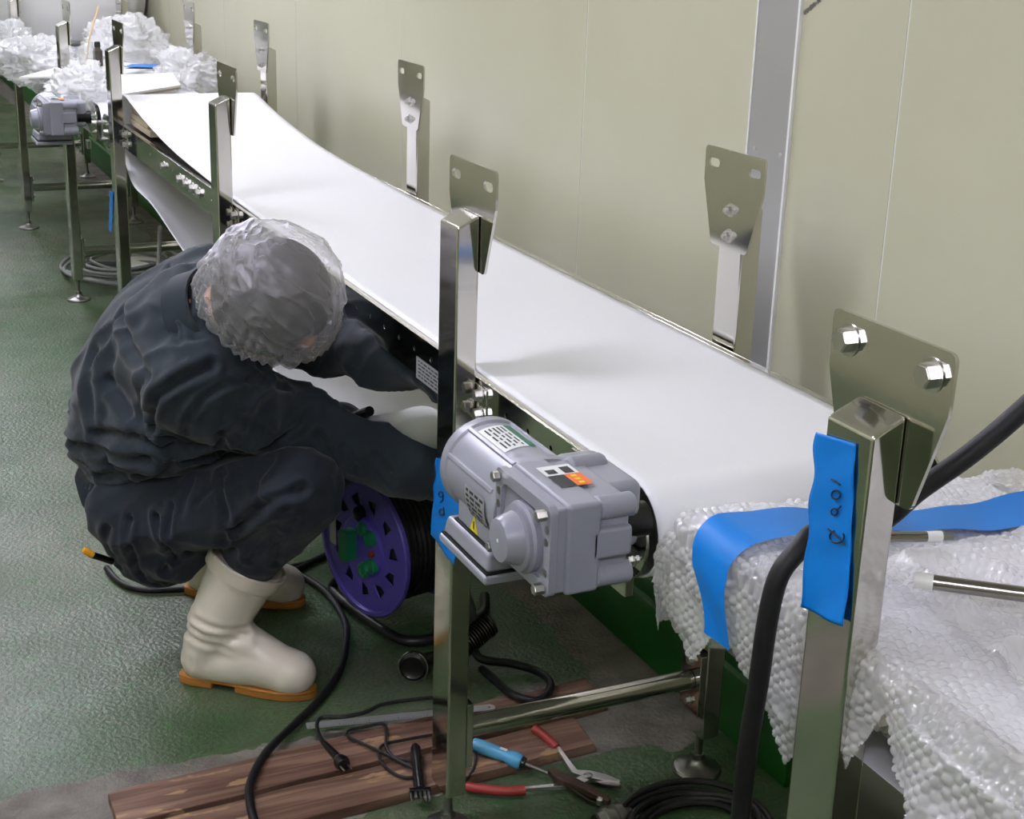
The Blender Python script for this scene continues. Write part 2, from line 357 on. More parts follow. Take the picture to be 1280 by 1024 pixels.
# ------------------------------------------------------------------ conveyors
POST_Y = [2.013, 3.478, 4.845]; BELT_Z = .828; XA, XB = .885, 1.312
def make_post(root, y, side, plate_bolts):
    """side -1: aisle side, +1: wall side; square steel post with sloping cap, plate, adjuster"""
    if side < 0: x0, x1, dz0, dz1 = .835, .871, 0, .017
    else: x0, x1, dz0, dz1 = 1.338, 1.374, .017, 0
    hw = .035; b = MB(); zt = 1.062; zb = .085
    b.add([(x0,y-hw,zb),(x1,y-hw,zb),(x1,y+hw,zb),(x0,y+hw,zb),(x0,y-hw,zt+dz0),(x1,y-hw,zt+dz1),(x1,y+hw,zt+dz1),(x0,y+hw,zt+dz0)],
          [(0,3,2,1),(4,5,6,7),(0,1,5,4),(1,2,6,5),(2,3,7,6),(3,0,4,7)])
    p = b.build('post', 'steel', root, bevel=.0035, seg=3)
    # mounting plate on the belt side
    px = x1+.0005 if side < 0 else x0-.0045
    outer = rpoly([(-.088,1.152),(.088,1.152),(.087,1.095),(.053,.992),(-.053,.992),(-.087,1.095)], .010)
    slots = [rrect(s*.060-.017, s*.060+.017, 1.119, 1.133, .0068, 4) for s in (-1, 1)]
    MB().plate(outer, slots, .004, lambda u, v, w: (px+w, y+u, v)).build('mounting_plate', 'steel', p, bevel=.0008)
    sgn = 1 if side < 0 else -1
    fx = px+.004 if side < 0 else px
    for z in (1.062-.005, 1.014):
        MB().hexbolt((fx, y, z), (sgn,0,0), .0085, .007, stub=.006).build('bolt', 'bolt_steel', p)
    if plate_bolts:
        for s in (-1, 1):
            MB().hexbolt((px, y+s*.060, 1.126), (-1,0,0), .012, .011).build('bolt', 'bolt_steel', p)
            MB().hexbolt((px+.004, y+s*.060, 1.126), (1,0,0), .011, .009).build('bolt', 'bolt_steel', p)
    xc = (x0+x1)/2
    MB().cyl((xc,y,.014), (xc,y,.09), .0075, 14).build('adjuster_rod', 'steel_dull', p)
    ft = MB().lathe((xc,y,0), (0,0,1), [(0,.045),(.004,.046),(.008,.043),(.014,.022),(.022,.014),(.026,.013)], 28)
    ft.cyl((xc,y,.024), (xc,y,.036), .013, 6); ft.build('foot_pad', 'steel_dull', p)
    # clamp bracket that ties the side rail to the post
    s2 = -1 if side < 0 else 1
    bx = (x1, x1+.012) if side < 0 else (x0-.012, x0)
    br = MB().box((bx[0], y-.075, .76), (bx[1], y+.02, .818)); br.build('clamp_bracket', 'steel', p, bevel=.002)
    if side < 0:
        for yy, zz in ((y-.055, .806), (y-.055, .775)): MB().hexbolt((x1-.001 if 0 else bx[0]-.0005, yy, zz), (-1,0,0), .009, .010).build('bolt', 'bolt_steel', p)
    # brace bracket low down where the cross bar lands
    f0 = (x1, x1+.012) if side < 0 else (x0-.012, x0)
    MB().box((f0[0], y-.032, .135), (f0[1], y+.032, .255)).build('bar_flange', 'steel', p, bevel=.0015)
    for zz in (.155, .236): MB().hexbolt((f0[1] if side < 0 else f0[0], y, zz), (1 if side < 0 else -1, 0, 0), .008, .007).build('bolt', 'bolt_steel', p)
    return p
def rail(root, x0, x1, yn, yf):
    holes = [circ(y, .800, .0045, 12) for y in np.arange(yn+.22, yf-.1, .075)]
    holes = [h for h in holes if not any(abs(h[0][0]-py) < .06 for py in POST_Y)]
    b = MB().plate([(yn+.10,.757),(yf-.04,.757),(yf-.04,.827),(yn+.10,.827)], holes, .003, lambda u, v, w: (x0+w, u, v))
    s = 1 if x0 < 1 else -1; ins = x0+.003 if s > 0 else x0
    b.box((min(ins, ins+s*.012), yn+.10, .824), (max(ins, ins+s*.012), yf-.04, .827)); b.box((min(ins, ins+s*.02), yn+.10, .757), (max(ins, ins+s*.02), yf-.04, .760))
    r = b.build('side_rail', 'steel', root, bevel=.0006)
    # dark channel behind the holes
    MB().box((min(ins+s*.012, ins+s*.014), yn+.12, .76), (max(ins+s*.012, ins+s*.014), yf-.06, .823)).build('inner_channel', 'steel_dull', r)
    return r
def end_plate(root, x, yc, sgn):
    """rounded plate that carries the pulley bearing; sgn -1 at the near end"""
    pts = [(yc-sgn*.15, .752), (yc-sgn*.15, .826)]
    for k in range(13):
        a = math.radians(90-k*14); pts.append((yc+sgn*.062*math.cos(a), .765+.062*math.sin(a)))
    pts += [(yc+sgn*.004, .699), (yc-sgn*.05, .705)]
    e = MB().plate(pts, [circ(yc-sgn*.11, .79, .006, 12)], .005, lambda u, v, w: (x+w, u, v)).build('end_plate', 'steel', root, bevel=.0012)
    ox = x if x < 1 else x+.005; d = -1 if x < 1 else 1
    for yy, zz in ((yc+sgn*.028,.795),(yc+sgn*.030,.738),(yc-sgn*.075,.800)): MB().hexbolt((ox, yy, zz), (d,0,0), .007, .006, stub=.006).build('bolt', 'bolt_steel', e)
    return e
def make_conveyor(label):
    root = thing('belt_conveyor', (1.104, 3.3, 0), label, 'conveyor', 'three belt conveyors in line along the wall')
    yn, yf = 1.50, 5.14
    rail(root, .873, .876, yn, yf); rail(root, 1.330, 1.333, yn, yf)
    end_plate(root, .868, yn, -1); end_plate(root, 1.333, yn, -1); end_plate(root, .868, yf, 1); end_plate(root, 1.333, yf, 1)
    for yc in (yn, yf):
        MB().lathe((.892, yc, .765), (1,0,0), [(0,.056),(.004,.058),(.41,.058),(.414,.056)], 32).build('pulley', 'steel_dull', root)
        MB().cyl((.86, yc, .765), (1.35, yc, .765), .010, 14).build('pulley_shaft', 'bolt_steel', root)
    MB().box((.895, yn+.08, .812), (1.302, yf-.08, .8155)).build('slider_bed', 'steel_dull', root, bevel=.001)
    for py in POST_Y:
        for s in (-1, 1): make_post(root, py, s, False)
        MB().cyl((.884, py, .196), (1.325, py, .196), .0185, 24).build('cross_bar', 'steel', root)
        MB().box((.876, py-.02, .76), (1.33, py+.02, .79)).build('bed_support', 'steel_dull', root, bevel=.002)
    return root
def belt_flat(root):
    path = [(1.50,.704)]+[(1.5-.0625*math.sin(math.radians(a)), .7655-.0625*math.cos(math.radians(a))) for a in range(15, 180, 15)]+[(1.5,.828),(5.14,.828)]
    path += [(5.14+.0625*math.sin(math.radians(a)), .7655+.0625*math.cos(math.radians(a))) for a in range(15, 180, 15)]+[(5.14,.703)]
    return MB().rings([[(XA,y,z) for y, z in path], [(XB,y,z) for y, z in path]], False, False)
def belt_loose(root):
    """belt not yet tensioned: lifted at the far end, sagging on the return side with curled edges"""
    top = [(1.5-.0625*math.sin(math.radians(a)), .7655-.0625*math.cos(math.radians(a))) for a in range(0, 181, 15)]
    flat = [(1.7,.828,0),(2.2,.828,0),(2.8,.828,0),(3.3,.829,0)]
    far = spline([(3.3,.829,0),(3.7,.834,0),(4.15,.848,0),(4.5,.876,0),(4.72,.903,0),(4.84,.918,0),(4.905,.914,0),(4.945,.885,0),(4.96,.84,0),(4.955,.78,0),(4.93,.72,0)], 6)
    ret = spline([(4.93,.72,0),(4.80,.635,.010),(4.55,.575,.05),(4.2,.515,.06),(3.7,.462,.05),(3.2,.44,.04),(2.8,.455,.05),(2.5,.505,.09),(2.25,.60,.09),(2.0,.68,.02),(1.75,.701,0),(1.5,.703,0)], 6)
    path = [(y,z,0) for y, z in top]+flat+[tuple(q) for q in far[1:]]+[tuple(q) for q in ret[1:]]
    xs = np.linspace(-1, 1, 25); b = MB(); rows = []
    for y, z, c in path:
        e = np.abs(xs)**3.2
        lift = c*e*np.where(xs < 0, 1.0, .35)
        x = (XA+XB)/2+xs*(XB-XA)/2*(1-.10*min(1, c*10)*e)
        rows.append([(x[k], y, z+lift[k]) for k in range(25)])
    n = 25; b.v = [q for r in rows for q in r]
    b.f = [(i*n+j, i*n+j+1, (i+1)*n+j+1, (i+1)*n+j) for i in range(len(rows)-1) for j in range(n-1)]
    o = b.build('belt', 'belt_white', root, smooth=60)
    md = o.modifiers.new('thick', 'SOLIDIFY'); md.thickness = .0025; md.offset = 0
    return o
conv = make_conveyor('steel belt conveyor with loose white belt beside the crouching worker')
conv_near = copy_tree(conv); conv_near.location.y -= 3.81
conv_far = copy_tree(conv); conv_far.location.y += 3.87
tag(conv_near, 'nearest steel conveyor under the bubble wrap with blue taped post')
tag(conv_far, 'farthest steel conveyor under plastic bags in the background')
belt_loose(conv)
for cv, dy in ((conv_near, -3.81), (conv_far, 3.87)):
    b = belt_flat(cv); b.v = [(x, y+dy, z) for x, y, z in b.v]
    b.build('belt', 'belt_white', cv, smooth=60)
# drop copied posts no camera position near the photo can see (nearest conveyor reaches behind the camera)
for o in list(conv_near.children):
    if o.name.startswith('post'):
        ys = [v.co.y for v in o.data.vertices]; yy = sum(ys)/len(ys)+conv_near.location.y
        if abs(yy-(4.845-3.81)) < .05 and o.data.vertices[0].co.x < 0:
            for s in (-1, 1):
                w = MB().hexbolt((.8715, yy+s*.060, 1.126), (-1,0,0), .012, .011); w.build('bolt', 'bolt_steel', o)
                w = MB().hexbolt((.8755, yy+s*.060, 1.126), (1,0,0), .011, .009); w.build('bolt', 'bolt_steel', o)
# rating label and small sticker on the aisle rail
lb = MB().add([(.8722,2.085,.752),(.8722,2.235,.752),(.8722,2.235,.790),(.8722,2.085,.790)], [(0,1,2,3)]).build('rating_label', 'label_silver', conv)
pr = MB()
for i in range(5):
    y = 2.225
    while y > 2.098:
        w = random.uniform(.006, .02)
        if not (i == 2 and y < 2.13): pr.add([(.8719,y,.757+i*.0065),(.8719,max(y-w,2.09),.757+i*.0065),(.8719,max(y-w,2.09),.7598+i*.0065),(.8719,y,.7598+i*.0065)], [(0,1,2,3)])
        y -= w+.004
pr.build('label_print', 'print_dark', lb)
MB().add([(.8722,3.63,.775),(.8722,3.648,.775),(.8722,3.648,.792),(.8722,3.63,.792)], [(0,1,2,3)]).build('small_sticker', 'label_white', conv)
for k in range(4): MB().hexbolt((.873, 3.80+k*.075, .793), (-1,0,0), .011, .010).build('rail_bolt', 'bolt_steel', conv)
MB().hexbolt((.873, 4.23, .795), (-1,0,0), .010, .009).build('rail_bolt', 'bolt_steel', conv)

# ------------------------------------------------------------------ gear motors
def make_motor(label):
    r = thing('gear_motor', (.77, 1.60, .60), label, 'motor', 'grey gear motors')
    yA, yB = 1.376, 1.530; zA, zB = .752, .866; xl, xr = .703, .812
    # gearbox housing
    g = MB().box((xl+.022, yA, zA), (xr-.042, yB, zB)).build('gearbox', 'motor_grey', r, bevel=.006, seg=3)
    MB().box((xr-.06, yA+.010, zA+.004), (xr, yB, zB-.004)).build('gearbox_back', 'motor_grey', g, bevel=.006, seg=3)
    # screw bosses running along the corners
    for z in (zA+.014, zB-.014):
        MB().lathe((xr-.045, yA+.0155, z), (1,0,0), [(0,.012),(.003,.0145),(.047,.0145),(.050,.012)], 20).build('screw_boss', 'motor_grey', g)
    MB().lathe((xr-.020, yB-.018, zB-.012), (1,0,0), [(0,.012),(.004,.016),(.045,.016),(.05,.013)], 20).build('screw_boss', 'motor_grey', g)
    MB().box((xr-.055, yA, zA+.040), (xr, yA+.03, zB-.036)).build('web', 'motor_grey', g, bevel=.005)
    MB().box((xr-.02, yA+.055, zA+.02), (.855, yB+.03, zB-.006)).build('neck', 'motor_grey', g, bevel=.012, seg=3)
    # cover with recessed centre on the aisle side
    rim = MB().plate(rrect(yA, yB, zA, zB, .012), [rrect(yA+.016, yB-.016, zA+.016, zB-.016, .016)], .010, lambda u, v, w: (xl+w, u, v)).build('cover_rim', 'motor_grey', r, bevel=.002)
    MB().box((xl+.006, yA+.004, zA+.004), (xl+.024, yB-.004, zB-.004)).build('cover', 'motor_grey', r, bevel=.003)
    yc, zc = 1.448, .803
    cap = MB().lathe((xl+.008, yc, zc), (-1,0,0), [(0,.044),(.010,.044),(.012,.042),(.013,.040),(.018,.040),(.019,.033),(.036,.0285),(.040,.026),(.041,.022),(.041,0)], 40).build('shaft_cap', 'motor_grey', r)
    MB().lathe((xl-.0325, yc, zc), (-1,0,0), [(0,.003),(.001,.002),(.0012,0)], 10).build('cap_dimple', 'label_white', cap)
    for yy in (yA+.011, yB-.011):
        for zz in (zA+.011, zB-.011):
            MB().hexbolt((xl-.0005, yy, zz), (-1,0,0), .007, .008 if (yy > 1.45 and zz > .8) else .012, washer=False).build('cover_bolt', 'bolt_steel', rim)
    for yy, zz in ((yA+.010, zB-.030),(yA+.010, zB-.045),(yB-.010, zB-.030),(yB-.010,zB-.047),(yA+.010,zA+.03)):
        MB().lathe((xl-.0002, yy, zz), (-1,0,0), [(0,.005),(.0004,.005),(.0004,0)], 14).build('drilled_hole', 'steel_dull', rim)
    # motor barrel along the conveyor
    bx, bz, R = .768, .797, .063
    n = 48; ys = [(yB-.005, R+.006), (yB+.012, R+.006), (yB+.016, R+.001), (yB+.05, R), (1.690, R), (1.693, R+.003), (1.708, R+.003), (1.720, R-.003), (1.727, R-.012)]
    brl = MB().lathe((bx, 0, bz), (0,1,0), [(y, rr) for y, rr in ys], n).build('motor_barrel', 'motor_grey', r, smooth=40)
    for a in (62, 118, 158):
        u = (math.cos(math.radians(a)), math.sin(math.radians(a))); c = (bx+u[0]*(R+.0015), bz+u[1]*(R+.0015)); t = (-u[1]*.004, u[0]*.004)
        MB().rings([[(c[0]-t[0]-u[0]*.004, y, c[1]-t[1]-u[1]*.004),(c[0]+t[0]-u[0]*.004, y, c[1]+t[1]-u[1]*.004),(c[0]+t[0]*.7+u[0]*.002, y, c[1]+t[1]*.7+u[1]*.002),(c[0]-t[0]*.7+u[0]*.002, y, c[1]-t[1]*.7+u[1]*.002)] for y in (yB+.02, 1.692)]).build('cooling_rib', 'motor_grey', brl, bevel=.001)
    def on_barrel(a0, a1, y0, y1, off, k=8):
        rows = []
        for i in range(k+1):
            a = math.radians(a0+(a1-a0)*i/k); rows.append([(bx+(R+off)*math.cos(a), y0, bz+(R+off)*math.sin(a)), (bx+(R+off)*math.cos(a), y1, bz+(R+off)*math.sin(a))])
        b = MB(); b.v = [q for rw in rows for q in rw]; b.f = [(2*i, 2*i+1, 2*i+3, 2*i+2) for i in range(k)]; return b
    l1 = on_barrel(82, 114, 1.590, 1.675, .0008).build('top_label', 'label_white', brl)
    on_barrel(72, 82, 1.590, 1.675, .0008).build('label_header', 'print_green', l1)
    pr = MB()
    for i in range(5):
        y = 1.668
        while y > 1.602:
            w = random.uniform(.008, .025); q = on_barrel(86+i*5.2, 88.2+i*5.2, y, max(1.596, y-w), .0012, 2); pr.add(q.v, q.f); y -= w+.005
    pr.build('label_print', 'print_dark', l1)
    l2 = on_barrel(172, 222, 1.562, 1.625, .0024).build('rating_plate', 'label_silver', brl)
    pr = MB()
    for i in range(7):
        y = 1.620
        while y > 1.572:
            w = random.uniform(.004, .016); q = on_barrel(175+i*6.4, 178.4+i*6.4, y, max(1.566, y-w), .0028, 2); pr.add(q.v, q.f); y -= w+.004
    pr.build('label_print', 'print_dark', l2)
    # terminal box under the barrel
    MB().box((.712, 1.560, .738), (.800, 1.668, .770)).build('terminal_neck', 'motor_grey', r, bevel=.004)
    MB().rings([[(.701,1.545,.712),(.815,1.545,.712),(.815,1.692,.712),(.701,1.692,.712)], [(.705,1.549,.737),(.811,1.549,.737),(.811,1.688,.737),(.705,1.688,.737)]]).build('terminal_box', 'motor_grey', r, bevel=.006, seg=3)
    MB().box((.700,1.544,.7095), (.816,1.693,.7125)).build('gasket', 'rubber_black', r)
    MB().box((.697,1.541,.697), (.819,1.696,.710)).build('box_lid', 'motor_grey', r, bevel=.004, seg=3)
    MB().box((.709,1.557,.7365), (.803,1.671,.7395)).build('gasket', 'rubber_black', r)
    # warning triangle on the neck
    wt = MB().add([(.7112,1.598,.742),(.7112,1.624,.742),(.7112,1.611,.765)], [(0,1,2)]).build('warning_triangle', 'print_yellow', r)
    MB().add([(.7108,1.6092,.746),(.7108,1.6128,.746),(.7108,1.6128,.757),(.7108,1.6092,.757)], [(0,1,2,3)]).build('warning_mark', 'print_dark', wt)
    # caution label on top of the gearbox
    zt = zB+.0006; cl = MB().add([(.742,1.430,zt),(.786,1.430,zt),(.786,1.500,zt),(.742,1.500,zt)], [(0,1,2,3)]).build('caution_label', 'label_white', g)
    def q(x0, x1, y0, y1, mt_, nm, k=1): MB().add([(x0,y0,zt+.0004*k),(x1,y0,zt+.0004*k),(x1,y1,zt+.0004*k),(x0,y1,zt+.0004*k)], [(0,1,2,3)]).build(nm, mt_, g)
    q(.764, .786, 1.430, 1.468, 'print_orange', 'label_orange'); q(.742, .764, 1.430, 1.468, 'print_dark', 'label_black'); q(.747, .760, 1.473, 1.487, 'print_dark', 'label_pictogram'); q(.768, .781, 1.471, 1.492, 'print_dark', 'label_pictogram')
    for k in range(3): q(.770, .777, 1.435+k*.011, 1.441+k*.011, 'print_yellow', 'label_sign', 2)
    # mounting foot and torque plate towards the conveyor
    MB().box((.855, 1.462, .690), (.868, 1.50, .72)).build('torque_tab', 'steel', r, bevel=.002)
    MB().cyl((xr+.01, yc, zc), (.868, yc, zc), .022, 24).build('output_shaft', 'dark_plastic', r)
    return r
motor = make_motor('grey gear motor with round cap mounted at the main conveyor end')
mf = copy_tree(motor); mf.location.y += 3.80; mf.location.x -= .03; tag(mf, 'grey gear motor on the far conveyor beside plastic bag')
# ------------------------------------------------------------------ points on a level plane seen at a picture position of the 1280x1024 photograph
def at(px, py, z=0.):
    d = Rcw @ np.array([px-640, -(py-512), -F_PX]); t = (z-CAM[2])/d[2]; return tuple(CAM+d*t)
def atx(px, py, x):
    d = Rcw @ np.array([px-640, -(py-512), -F_PX]); return tuple(CAM+d*(x/d[0]))
def aty(px, py, y):
    d = Rcw @ np.array([px-640, -(py-512), -F_PX]); return tuple(CAM+d*(y/d[1]))

# ------------------------------------------------------------------ the worker
def capsule(b, p0, r0, p1, r1, n=18):
    p0, p1 = Vector(p0), Vector(p1); d = p1-p0; L = d.length
    if L < 1e-6: d = Vector((0,0,1)); L = 1e-6
    prof = [(-r0*math.cos(math.radians(a)), r0*math.sin(math.radians(a))) for a in (4, 25, 50, 75, 90)]+[(L+r1*math.cos(math.radians(a)), r1*math.sin(math.radians(a))) for a in (90, 75, 50, 25, 4)]
    b.lathe(p0, d, prof, n)
def ellipsoid(b, c, axes, rad, n=20, m=12):
    """axes: 3x3 rows of unit vectors"""
    c = Vector(c); A = [Vector(q) for q in axes]; rings = []
    for i in range(m+1):
        th = math.pi*(i+.02)/(m+.04); rings.append([c+A[2]*rad[2]*math.cos(th)+(A[0]*rad[0]*math.cos(2*math.pi*k/n)+A[1]*rad[1]*math.sin(2*math.pi*k/n))*math.sin(th) for k in range(n)])
    b.rings(rings)
def remeshed(b, voxel, smooth_it, smooth_f=.6):
    """union of closed blobs -> one continuous surface; returns verts (N,3), faces, normals"""
    me = bpy.data.meshes.new('tmp'); me.from_pydata(b.v, [], b.f)
    bm = bmesh.new(); bm.from_mesh(me); bmesh.ops.recalc_face_normals(bm, faces=bm.faces[:]); bm.to_mesh(me); bm.free()
    o = bpy.data.objects.new('tmp', me); COL.objects.link(o)
    md = o.modifiers.new('r', 'REMESH'); md.mode = 'VOXEL'; md.voxel_size = voxel
    md = o.modifiers.new('s', 'SMOOTH'); md.iterations = smooth_it; md.factor = smooth_f
    dg = bpy.context.evaluated_depsgraph_get(); e = o.evaluated_get(dg); em = e.to_mesh()
    V = np.empty(len(em.vertices)*3); em.vertices.foreach_get('co', V); V = V.reshape(-1,3)
    Nn = np.empty(len(em.vertices)*3); em.vertices.foreach_get('normal', Nn); Nn = Nn.reshape(-1,3)
    Fs = [tuple(p.vertices) for p in em.polygons]; e.to_mesh_clear()
    bpy.data.objects.remove(o); bpy.data.meshes.remove(me); return V, Fs, Nn
def surf(V, Fs): b = MB(); b.v = [tuple(q) for q in V.tolist()]; b.f = Fs; return b
def seg_dist(V, pts):
    """distance to a polyline"""
    D = np.full(len(V), 1e9)
    for a, c in zip(pts[:-1], pts[1:]):
        a, c = np.array(a, float), np.array(c, float); d = c-a; t = np.clip(((V-a)@d)/(d@d+1e-12), 0, 1); D = np.minimum(D, np.linalg.norm(V-(a+t[:,None]*d), axis=1))
    return D
def crease(V, Nn, pts, depth, w):
    """valley along a line with puffed lips"""
    D = seg_dist(V, pts); V += Nn*(-depth*np.exp(-(D/w)**2)+.45*depth*np.exp(-((D-2.1*w)/(1.1*w))**2))[:,None]
def on_surface(V, Fs, pix):
    """where lines of sight from the photographer meet a surface (used to lay seams and creases on the cloth)"""
    t = BVHTree.FromPolygons([tuple(q) for q in V.tolist()], Fs); out = []
    for px, py in pix:
        h = t.ray_cast(Vector(CAM), Vector(Rcw @ np.array([px-640, -(py-512), -F_PX])).normalized())
        if h[0] is not None: out.append(tuple(h[0]))
    return out
def sew(V, Fs, Nn, lines):
    for pix, depth, w in lines:
        p = on_surface(V, Fs, pix)
        if len(p) > 1: crease(V, Nn, p, depth, w)
def folds(V, Nn, axis, freq, along, amp, seed):
    """long soft folds running along `axis`"""
    a = np.array(axis, float); a /= np.linalg.norm(a); T = V-np.outer(V@a, a)*(1-along)
    n = vnoise(T, freq, seed, 2); V += Nn*((1-np.abs(n))**2*amp-amp*.5)[:,None]

FD = np.array([.78, -.626, 0]); FL = np.array([.626, .78, 0])     # the way the boots point, and the worker's left
R_ANK = np.array([.605, 2.672, .10]); R_KNEE = np.array([.738, 2.492, .468]); R_HIP = np.array([.500, 2.80, .36])
L_HIP = np.array([.575, 2.95, .36]); L_KNEE = np.array([.92, 2.80, .44]); L_ANK = np.array([.715, 3.075, .12])
R_SH = np.array([.565, 2.525, .695]); R_ELB = np.array([.735, 2.585, .575]); R_WR = np.array([.965, 2.44, .50])
L_SH = np.array([.745, 2.74, .765]); L_ELB = np.array([.865, 2.62, .700]); L_WR = np.array([.955, 2.29, .728])
NECK = np.array([.605, 2.585, .80]); HEAD = np.array([.690, 2.470, .835])

def hand_blobs(b, wrist, d, pn, curl):
    """palm and five separate bent fingers: d points along the palm, pn is the way the fingers curl"""
    w = Vector(wrist); d = Vector(d).normalized(); pn = Vector(pn); pn = (pn-d*pn.dot(d)).normalized(); s = d.cross(pn)
    capsule(b, w-d*.01, .026, w+d*.02, .027)
    for k in range(4): capsule(b, w+d*.02+s*(-.028+.019*k)*.6, .014, w+d*.085+s*(-.030+.020*k), .0125)
    for k, (l1, l2, l3) in enumerate(((.040,.025,.02),(.045,.028,.022),(.042,.026,.021),(.033,.02,.018))):
        p = w+d*.088+s*(-.030+.020*k); a = curl*.8
        for l, rr, ang in ((l1,.0095,a*.6),(l2,.0088,a*1.4),(l3,.008,a*2.0)):
            q = p+(d*math.cos(ang)+pn*math.sin(ang))*l; capsule(b, p, rr, q, rr*.93, 12); p = q
    p = w+d*.025-s*.028; q = p+(d*.6-s*.7+pn*.35).normalized()*.042; r = q+(d*.85-s*.2+pn*.5).normalized()*.032
    capsule(b, p, .0125, q, .0115, 12); capsule(b, q, .011, r, .0095, 12)

def build_worker():
    hd = Vector((.74, .02, -.67)).normalized()                     # the way the face looks: down and in under the belt
    up = Vector((.45, -.55, .50)); up = (up-hd*up.dot(hd)).normalized(); sd = hd.cross(up)
    # continuous body: head with face, neck, trunk, limbs, feet
    b = MB(); c = Vector(HEAD)
    ellipsoid(b, c, (sd, hd, up), (.073, .094, .108), 28, 18)
    ellipsoid(b, c+hd*.030-up*.055, (sd, hd, up), (.056, .058, .060))
    capsule(b, c+hd*.088+up*.012, .010, c+hd*.108-up*.022, .014)     # nose
    ellipsoid(b, c+hd*.082-up*.058, (sd, hd, up), (.024, .010, .008)) # lips
    ellipsoid(b, c+hd*.072-up*.092, (sd, hd, up), (.022, .020, .018)) # chin
    for s in (-1, 1):
        ellipsoid(b, c+sd*s*.074-hd*.006-up*.012, (sd, hd, up), (.010, .020, .032))  # ears
        ellipsoid(b, c+hd*.080+sd*s*.030+up*.018, (sd, hd, up), (.020, .012, .008))  # brows
    capsule(b, c-up*.05-hd*.03, .050, NECK, .055)
    capsule(b, NECK, .06, (.58,2.72,.70), .11); capsule(b, (.58,2.72,.70), .11, (.54,2.84,.52), .12); capsule(b, (.54,2.84,.52), .12, (.54,2.875,.35), .12)
    capsule(b, R_SH, .05, R_ELB, .038); capsule(b, R_ELB, .038, R_WR, .026); capsule(b, L_SH, .05, L_ELB, .032); capsule(b, L_ELB, .032, L_WR, .024)
    capsule(b, R_SH, .05, NECK, .05); capsule(b, L_SH, .05, NECK, .05)
    capsule(b, R_HIP, .085, R_KNEE, .055); capsule(b, R_KNEE, .050, (.665,2.645,.245), .040); capsule(b, (.665,2.645,.245), .040, R_ANK, .034); capsule(b, L_HIP, .085, L_KNEE, .055); capsule(b, L_KNEE, .050, (.785,2.99,.25), .040); capsule(b, (.785,2.99,.25), .040, L_ANK, .034)
    for A, dd in ((R_ANK, FD), (L_ANK, FD)): capsule(b, A+np.array([0,0,-.03]), .036, A+dd*.13+np.array([0,0,-.055]), .026)
    V, Fs, Nn = remeshed(b, .0055, 3, .5)
    body = surf(V, Fs).build('person', 'skin', None, origin=(.6, 2.78, 0), smooth=180)
    tag(body, 'crouching worker in dark navy work clothes, white hair net and white boots', 'person')
    for s in (-1, 1):                                               # eyes
        e = MB(); ellipsoid(e, c+hd*.083+sd*s*.030+up*.004, (sd, hd, up), (.013, .009, .007)); e.build('eye', 'label_white', body)
    # hair under the net
    h = MB(); ellipsoid(h, c-hd*.014+up*.014, (sd, hd, up), (.106, .106, .108), 60, 40)
    keep = [not ((Vector(q)-c).dot(hd) > .050 and (Vector(q)-c).dot(up) < .050) for q in h.v]; h.f = [f for f in h.f if all(keep[i] for i in f)]
    hair = h.build('hair', 'hair', body, smooth=180)
    # bouffant hair net: puffy thin film gathered at an elastic edge
    A = np.array([sd, hd, up]); nu, nv = 260, 170
    def net(U, W):
        th = U*2*math.pi; ph = W*math.radians(128)
        r = np.stack([np.sin(ph)*np.cos(th), -np.cos(ph)*0+np.sin(ph)*np.sin(th), np.cos(ph)], -1)
        pole = np.array([0, -.42, .91]); pole /= np.linalg.norm(pole)  # crown towards the back of the head
        e1 = np.array([1,0,0]); e2 = np.cross(pole, e1)
        D = r[...,0:1]*e1+r[...,1:2]*e2+r[...,2:3]*pole
        rad = np.array([.126, .126, .124]); P = D*rad
        g = vnoise(P, 14, 3, 2)*.006+(1-np.abs(vnoise(P+.01*vnoise(P, 20, 9, 2)[...,None], 15, 5, 2)))**6*.006+(1-np.abs(vnoise(P*np.array([1,.5,1.6]), 40, 6, 2)))**5*.004
        pleat = np.sin(th*34+3*np.sin(th*5))*.0035*smooth01((W-.45)/.5)
        edge = 1-.13*smooth01((W-.86)/.14)+.04*np.exp(-((W-.78)/.1)**2)
        P = P*(edge+(g+pleat)/.12)[...,None]
        return np.array(c)-.020*np.array(hd)+.020*np.array(up)+P@A
    b = grid_mesh(net, nu, nv); o = b.build('hair_net', 'hair_net', body, smooth=180)
    # jacket
    b = MB()
    capsule(b, (.545,2.885,.475), .146, (.548,2.85,.57), .156); capsule(b, (.548,2.85,.57), .156, (.605,2.775,.70), .142); capsule(b, (.605,2.775,.70), .142, (.655,2.715,.765), .122)
    capsule(b, (.62,2.68,.745), .12, NECK, .085)
    capsule(b, R_SH+np.array([0,.02,-.01]), .105, (.59,2.66,.70), .145); capsule(b, L_SH, .092, (.60,2.64,.74), .13)
    capsule(b, R_SH, .086, R_ELB, .078); capsule(b, R_ELB, .074, R_WR, .050)
    capsule(b, L_SH, .085, L_ELB, .062); capsule(b, L_ELB, .056, L_WR, .044)
    capsule(b, (.62,2.60,.655), .10, (.56,2.72,.57), .125)
    V, Fs, Nn = remeshed(b, .006, 22, .65)
    V += Nn*(vnoise(V, 9, 2, 2)*.006)[:,None]
    folds(V, Nn, (.45,-.35,.55), 8, .20, .026, 4); folds(V, Nn, (.2,-.5,.5), 18, .18, .010, 6)
    wst = np.exp(-((V[:,2]-.47)/.10)**2)*(V[:,1] > 2.6)
    n = vnoise(V*np.array([1,1,4.2]), 7, 9, 2); V += Nn*((1-np.abs(n))**2*.022*wst)[:,None]
    hem = np.exp(-((V[:,2]-.335)/.03)**2)*(V[:,1] > 2.7); V -= Nn*(hem*.006)[:,None]
